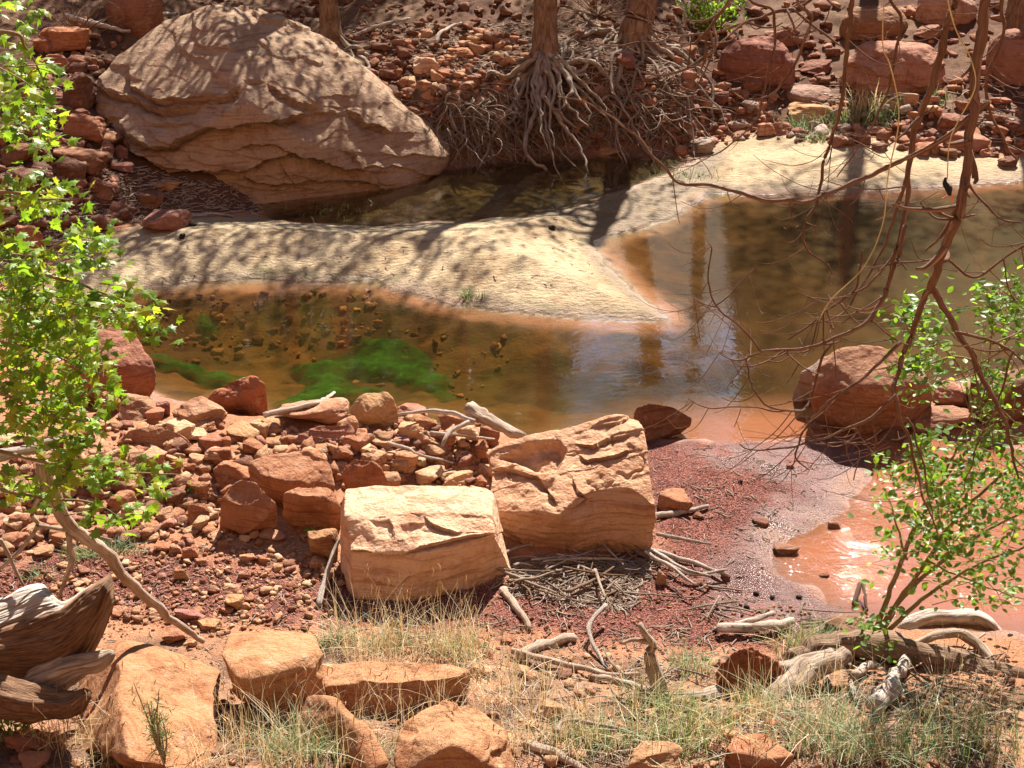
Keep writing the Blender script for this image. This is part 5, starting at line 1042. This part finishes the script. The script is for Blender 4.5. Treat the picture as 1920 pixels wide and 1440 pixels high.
for k, (pp, ra, rb, Y0) in enumerate(LIMBS):
    a = np.array(pp, float); r = np.random.default_rng(3000+k); P = aty(a[:, 0], a[:, 1], Y0+.06*np.sin(np.arange(len(a))+k)); ppm = proj(P.mean(0))[2]
    if a[0, 1] < 0 and k != 7 and k != 29: P = np.concatenate([[P[0]*.35+(bo+[-1.2, .2, 5.0])*.65], P])
    lm = tube(P, [ra*.54/ppm, rb*.5/ppm], n=9*len(P), sides=10, rough=.3, kink=.012, seed=k, ridges=.16).build('branch', M_RUST, bt, origin=tuple(bo)); lo_.append(lm)
    nt = 3+len(pp)*3//4
    C_ = spline(P, 60)
    for q in range(nt):                                   # twigs with the upward hook the photo shows
        u = r.integers(14, 59); s = C_[u]; px_, py_, pm = proj(s)
        if not (1000 < px_ < 1990 and -60 < py_ < 980): continue
        d = np.array([r.normal()*.8-.25, r.normal()*.35, -.55+r.normal()*.4]); d /= np.linalg.norm(d); L = r.uniform(.10, .34); bend = np.array([r.normal()*.3-.25, 0, r.uniform(.1, .9)])
        tw = [s, s+d*L*.4+[0, 0, 0], s+d*L*.75+bend*L*.18, s+d*L+bend*L*.5]
        rr = max(rb, 2.0)/pm*r.uniform(.26, .5)
        two = tube(tw, [rr, rr*.8, rr*.45], n=14, sides=6, rough=.15, kink=.004, seed=k*10+q).build('twig', M_RUST, lm, origin=tuple(bo))
        two.location = (0, 0, 0)
        if r.random() < .75:
            s2 = np.array(tw[1]); d2 = d*[-.6, 1, 1]+r.normal(size=3)*.5; L2 = L*.5
            t2 = tube([s2, s2+d2*L2*.5, s2+d2*L2+[0, 0, L2*.35]], [rr*.6, rr*.5, rr*.3], n=9, sides=5, rough=.1, seed=q).build('twig', M_RUST, lm, origin=tuple(bo)); t2.location = (0, 0, 0)
# pale yellow vines and a dangling husk
for k, (pp, lab) in enumerate([([(1660, -40), (1655, 80), (1668, 120), (1682, 180), (1684, 240), (1665, 330), (1655, 420), (1620, 500), (1560, 560), (1535, 600)], 'long pale yellow vine hanging through the bare branches, left strand'),
        ([(1768, -40), (1790, 50), (1820, 110), (1828, 165), (1795, 230), (1780, 270), (1776, 335)], 'pale yellow vine hanging near the thick branch, right strand')]):
    a = np.array(pp, float); P = aty(a[:, 0], a[:, 1], 4.9+0*a[:, 0]); tag(tube(P, [.0024, .0022], n=60, sides=6, rough=.05, seed=k).build('hanging_vine', M_VINE, origin=tuple(P[0])), lab, 'vine')
hk = empty('dangling_husk', tuple(aty(1776, 335, 4.9))); tag(hk, 'small black husk with pink tips dangling on the yellow vine above the pool', 'husk')
a = np.array([(1773, 333), (1772, 345), (1779, 355), (1781, 366)], float); tube(aty(a[:, 0], a[:, 1], 4.9+0*a[:, 0]), [.004, .009, .013, .006], n=14, sides=10, rough=.25, seed=2).build('husk_body', M_BLACK, hk, origin=tuple(hk.location))
for q in ([(1781, 364), (1772, 370), (1766, 372)], [(1781, 364), (1786, 374), (1784, 382)], [(1780, 362), (1785, 366), (1787, 367)]):
    a = np.array(q, float); tube(aty(a[:, 0], a[:, 1], 4.9+0*a[:, 0]), [.004, .003, .002], n=8, sides=6, rough=.1, seed=2).build('husk_tip', M_PINK, hk, origin=tuple(hk.location))

# ------------------------------------------------------------------ leafy plants
def leafmesh(shape, tint, name):
    mb = MB(); mb.add(shape[0], tris=shape[1], col=tint); return mb.mesh(name, M_LEAF, False)
def leafy(root, pts, size, shape, tints, seed, nparts=300, droop=.3, ori=None):
    """leaves at pts: the nearest ones as parts, the rest as one mass"""
    r = np.random.default_rng(seed); n = len(pts)
    meshes = [leafmesh(shape, t, 'leaf') for t in tints]
    k = r.permutation(n); a, b = k[:nparts], k[nparts:]
    def frame(i):
        u = r.normal(size=3)*[1, .6, .5]+[0, 0, -droop]
        if ori is not None: u = u*.6+ori[i]
        y_ = u/np.linalg.norm(u); h = np.array([r.normal()*.5, r.normal()*.5-.25, 1.0]); x_ = np.cross(y_, h); x_ /= np.linalg.norm(x_); return x_, y_, np.cross(x_, y_)
    for i in a:
        X_, Y_, Z_ = frame(i); s = size*r.uniform(.6, 1.2); o = bpy.data.objects.new('leaf', meshes[r.integers(len(meshes))]); COL.objects.link(o); o.parent = root
        m = Matrix(((X_[0]*s, Y_[0]*s, Z_[0]*s, pts[i][0]-root.location[0]), (X_[1]*s, Y_[1]*s, Z_[1]*s, pts[i][1]-root.location[1]), (X_[2]*s, Y_[2]*s, Z_[2]*s, pts[i][2]-root.location[2]), (0, 0, 0, 1)))
        o.matrix_local = m
    if len(b):
        mb = MB(); sv, sf = shape
        for i in b:
            X_, Y_, Z_ = frame(i); s = size*r.uniform(.6, 1.2); V = pts[i]+(sv[:, :1]*X_+sv[:, 1:2]*Y_+sv[:, 2:3]*Z_)*s
            mb.add(V, tris=sf, col=np.array(tints[r.integers(len(tints))])*r.uniform(.8, 1.2))
        o = mb.build('leaves', M_LEAF, root, smooth_=False, origin=tuple(root.location)); tag(o, kind='stuff')
def in_poly(polys, r, Y0, Y1):
    out = []
    for p, c in polys:
        P = np.array(p, float); q = r.uniform(P.min(0), P.max(0), (c*6, 2)); q = q[sdf(P, q[:, 0], q[:, 1]) > 0][:c]
        out.append(aty(q[:, 0], q[:, 1], r.uniform(Y0, Y1, len(q))))
    return np.concatenate(out)
MAPLE = [(.18, .31, .03), (.14, .26, .025), (.23, .35, .035), (.10, .19, .02), (.28, .32, .04)]
mt = empty('maple_sapling', (-2.75, 5.5, hz(-2.75, 5.5)-.03)); tag(mt, 'bright yellow-green leafy maple sapling reaching in from the left edge', 'tree'); mo = np.array(mt.location)
tube([mo, mo+[.05, .05, 1.2], mo+[.1, .1, 2.4], mo+[.15, .1, 3.6]], [.05, .042, .03, .02], n=30, sides=12, rough=.15, seed=4).build('trunk', M_DRIFT, mt, origin=tuple(mo))
r = np.random.default_rng(41)
MB_BR = [([(-120, 40), (0, 60), (50, 90), (90, 170)], 5.4), ([(-120, 150), (0, 190), (60, 220), (80, 270)], 5.5), ([(-120, 330), (0, 360), (70, 370), (130, 372)], 5.5), ([(-120, 470), (0, 500), (110, 520), (220, 560), (300, 600)], 5.5), ([(-120, 420), (40, 480), (130, 450), (190, 455)], 5.6),
    ([(-120, 600), (0, 640), (90, 660), (160, 700)], 5.5), ([(-120, 720), (0, 740), (100, 780), (180, 790)], 5.5), ([(-120, 800), (20, 850), (150, 880), (260, 885), (340, 890)], 5.6), ([(-100, 900), (60, 930), (160, 940), (210, 960)], 5.6), ([(60, 860), (140, 760), (190, 660), (205, 640)], 5.7), ([(-100, 560), (60, 580), (150, 620), (230, 590)], 5.65)]
tips = []
for k, (pp, Y0) in enumerate(MB_BR):
    a = np.array(pp, float); P = aty(a[:, 0], a[:, 1], Y0+0*a[:, 0]); P[0] = mo*.0+np.array([mo[0]+.1, mo[1]+.1, P[0][2]*.9+.25])
    tube(P, [.011, .008, .005, .0025], n=30, sides=7, rough=.1, kink=.01, seed=k).build('branch', M_GREENSTEM if k != 9 else M_GREYWOOD, mt, origin=tuple(mo)); tips.append(spline(P, 20)[8:])
REG = [([(0, -20), (75, -20), (80, 60), (105, 130), (95, 200), (60, 230), (0, 170)], 85), ([(0, 170), (60, 210), (100, 250), (85, 290), (45, 250), (0, 250)], 42), ([(0, 320), (60, 340), (140, 355), (130, 390), (60, 400), (20, 430), (0, 440)], 55), ([(0, 440), (120, 480), (200, 440), (200, 470), (130, 540), (0, 560)], 100), ([(120, 405), (190, 420), (205, 470), (150, 470)], 30),
    ([(150, 540), (230, 530), (300, 565), (322, 605), (290, 625), (240, 610), (180, 590)], 75), ([(0, 540), (150, 540), (190, 600), (150, 680), (120, 700), (0, 720)], 250), ([(0, 700), (130, 690), (205, 740), (190, 800), (110, 870), (60, 830), (0, 820)], 190), ([(140, 620), (200, 660), (215, 740), (160, 720)], 30), ([(110, 860), (240, 850), (345, 880), (350, 930), (260, 935), (200, 905), (90, 910)], 60), ([(60, 900), (160, 920), (260, 950), (320, 990), (240, 985), (60, 960)], 34), ([(0, 870), (60, 890), (90, 930), (30, 960), (0, 950)], 26), ([(0, 470), (60, 480), (70, 620), (0, 640)], 70)]
C0 = in_poly([(p, max(2, c//3)) for p, c in REG], r, 5.25, 6.0)
P = np.repeat(C0, 6, 0)+r.normal(size=(len(C0)*6, 3))*[.036, .05, .030]
for c in C0[::2]:
    d = r.normal(size=3)*[.05, .03, .03]; tube([c-d-[.06, 0, .01], c, c+d], [.003, .002, .0012], n=7, sides=4, rough=0, seed=1, mb=(tm := globals().setdefault('TM', MB())))
tag(TM.build('twigs', M_GREENSTEM, mt, origin=tuple(mo)), kind='stuff')
leafy(mt, P, .058, LEAF_MAPLE, MAPLE, 42, 300, .35)

LEAF_ROUND = (np.array([(0, 0, 0), (.24, .22, .03), (.32, .55, .02), (.18, .85, -.02), (0, 1, -.06), (-.18, .85, -.02), (-.32, .55, .02), (-.24, .22, .03)], float), np.array([(0, 1, 2), (0, 2, 3), (0, 3, 4), (0, 4, 5), (0, 5, 6), (0, 6, 7)]))
g0 = g1(1640, 1196); sh = empty('green_shrub', tuple(g0)); tag(sh, 'green leafy shrub with arching stems growing over the puddle at the right edge', 'shrub'); so_ = np.array(sh.location)
STEMS = [[(1640, 1196), (1690, 1120), (1740, 1050), (1800, 960), (1900, 880), (1990, 830)], [(1645, 1196), (1700, 1110), (1780, 1040), (1870, 985), (1960, 940)], [(1650, 1198), (1720, 1130), (1830, 1060), (1960, 1010)], [(1640, 1190), (1672, 1100), (1710, 1000), (1770, 900), (1850, 800), (1900, 720)], [(1640, 1200), (1610, 1218), (1575, 1216)],
    [(1760, 910), (1810, 800), (1850, 690), (1870, 600), (1930, 540)], [(1820, 760), (1800, 690), (1740, 620), (1700, 570)], [(1850, 690), (1790, 670), (1730, 690), (1700, 720)], [(1700, 1050), (1680, 980), (1660, 920)], [(1740, 1050), (1800, 1080), (1880, 1110), (1950, 1130)], [(1780, 1040), (1760, 960), (1740, 880), (1720, 850)]]
for k, pp in enumerate(STEMS):
    a = np.array(pp, float); P = aty(a[:, 0], a[:, 1], g0[1]-.02*np.arange(len(a))*(1+.3*(k % 3))); rr = .017 if k < 4 else .008
    tube(P, [rr, rr*.8, rr*.55, rr*.3], n=32, sides=8, rough=.12, kink=.012, seed=50+k).build('stem', M_GREENSTEM, sh, origin=tuple(so_))
r = np.random.default_rng(43)
SREG = [([(1640, 880), (1700, 840), (1760, 810), (1840, 790), (1920, 770), (1930, 900), (1920, 1000), (1800, 1010), (1720, 1000), (1650, 990), (1632, 930)], 330), ([(1640, 1000), (1760, 1000), (1920, 1000), (1920, 1130), (1800, 1140), (1700, 1080), (1640, 1050)], 120), ([(1670, 545), (1760, 560), (1770, 630), (1700, 640)], 55), ([(1780, 560), (1860, 530), (1925, 520), (1925, 640), (1850, 600)], 80),
    ([(1690, 660), (1780, 650), (1800, 690), (1730, 740), (1700, 720)], 60), ([(1840, 690), (1925, 690), (1925, 800), (1850, 780)], 50), ([(1600, 1150), (1690, 1140), (1660, 1210), (1600, 1220)], 30)]
C0 = in_poly([(p, max(2, c//3)) for p, c in SREG], r, g0[1]-.45, g0[1]+.1)
P = np.repeat(C0, 11, 0)+r.normal(size=(len(C0)*11, 3))*[.055, .06, .05]
tm2 = MB()
for c in C0:
    d = r.normal(size=3)*[.06, .03, .04]; tube([c-d-[.03, 0, .03], c, c+d], [.003, .0022, .0012], n=7, sides=4, rough=0, seed=1, mb=tm2)
tag(tm2.build('twigs', M_GREENSTEM, sh, origin=tuple(so_)), kind='stuff')
leafy(sh, P, .046, LEAF_ROUND, [(.10, .22, .035), (.13, .27, .04), (.07, .16, .03), (.17, .30, .05)], 44, 300, .1)
# small foreground and far plants
def plant(name, label, cat, base, h, spread, n, size, tints, seed, shape=LEAF_OVAL, stem=M_GREENSTEM, sr=.004, nst=5):
    r = np.random.default_rng(seed); p = empty(name, tuple(base)); tag(p, label, cat); b = np.array(base); pts = []
    for k in range(nst):
        e = b+[r.normal()*spread, r.normal()*spread*.6, h*r.uniform(.6, 1.05)]; m = (b+e)/2+r.normal(size=3)*spread*.25
        tube([b, m, e], [sr, sr*.7, sr*.3], n=14, sides=6, rough=.1, seed=seed+k).build('stem', stem, p, origin=tuple(b))
        u = r.uniform(.25, 1, n//nst)[:, None]; pts.append(b*(1-u)**2+2*m*u*(1-u)+e*u*u+r.normal(size=(n//nst, 3))*spread*.28)
    mb = MB(); leaf_cards(mb, np.concatenate(pts), size, r, tints, shape); mb.build('foliage', M_LEAF, p, smooth_=False, origin=tuple(b))
THIN = (np.array([(0, 0, 0), (.06, .5, 0), (0, 1, 0), (-.06, .5, 0)], float), np.array([(0, 1, 2), (0, 2, 3)]))
plant('juniper_seedling', 'wispy grey-green seedling standing before the long foreground boulder', 'seedling', aty(308, 1432, 4.75), .42, .075, 700, .035, [(.14, .17, .07), (.17, .20, .09), (.11, .14, .06)], 301, THIN, M_DRIFT, .005, 9)
plant('leafy_weed', 'small green leafy weed at the left edge below the split stump', 'weed', g1(15, 1385), .22, .10, 90, .045, [(.09, .22, .03), (.12, .27, .04)], 302)
plant('far_bush', 'small bright green bush on the far bank above the maroon boulder', 'bush', g1(1335, 62), .75, .40, 900, .075, [(.15, .27, .05), (.19, .32, .06)], 303, LEAF_OVAL, M_BARK, .012, 12)
plant('green_sprig', 'small green sprig in front of the squarish rubble boulder', 'sprig', g1(588, 1003), .08, .03, 14, .05, [(.12, .30, .04)], 304, LEAF_OVAL, M_GREENSTEM, .002, 2)
plant('green_sprig', 'green sprig in the rubble left of the slanted boulder', 'sprig', g1(358, 925), .09, .03, 16, .05, [(.10, .27, .04)], 305, LEAF_OVAL, M_GREENSTEM, .002, 2)
plant('twiggy_shrub', 'tangle of thin brown twigs by the bleached log at the upper left', 'shrub', g1(140, 70), .5, .55, 30, .03, [(.16, .10, .05)], 306, THIN, M_BARK, .006, 40)
plant('twiggy_shrub', 'tangle of grey brown twigs at the top edge beside the thick grey trunk', 'shrub', g1(1120, 30), .6, .6, 30, .03, [(.16, .10, .05)], 307, THIN, M_BARK, .006, 40)
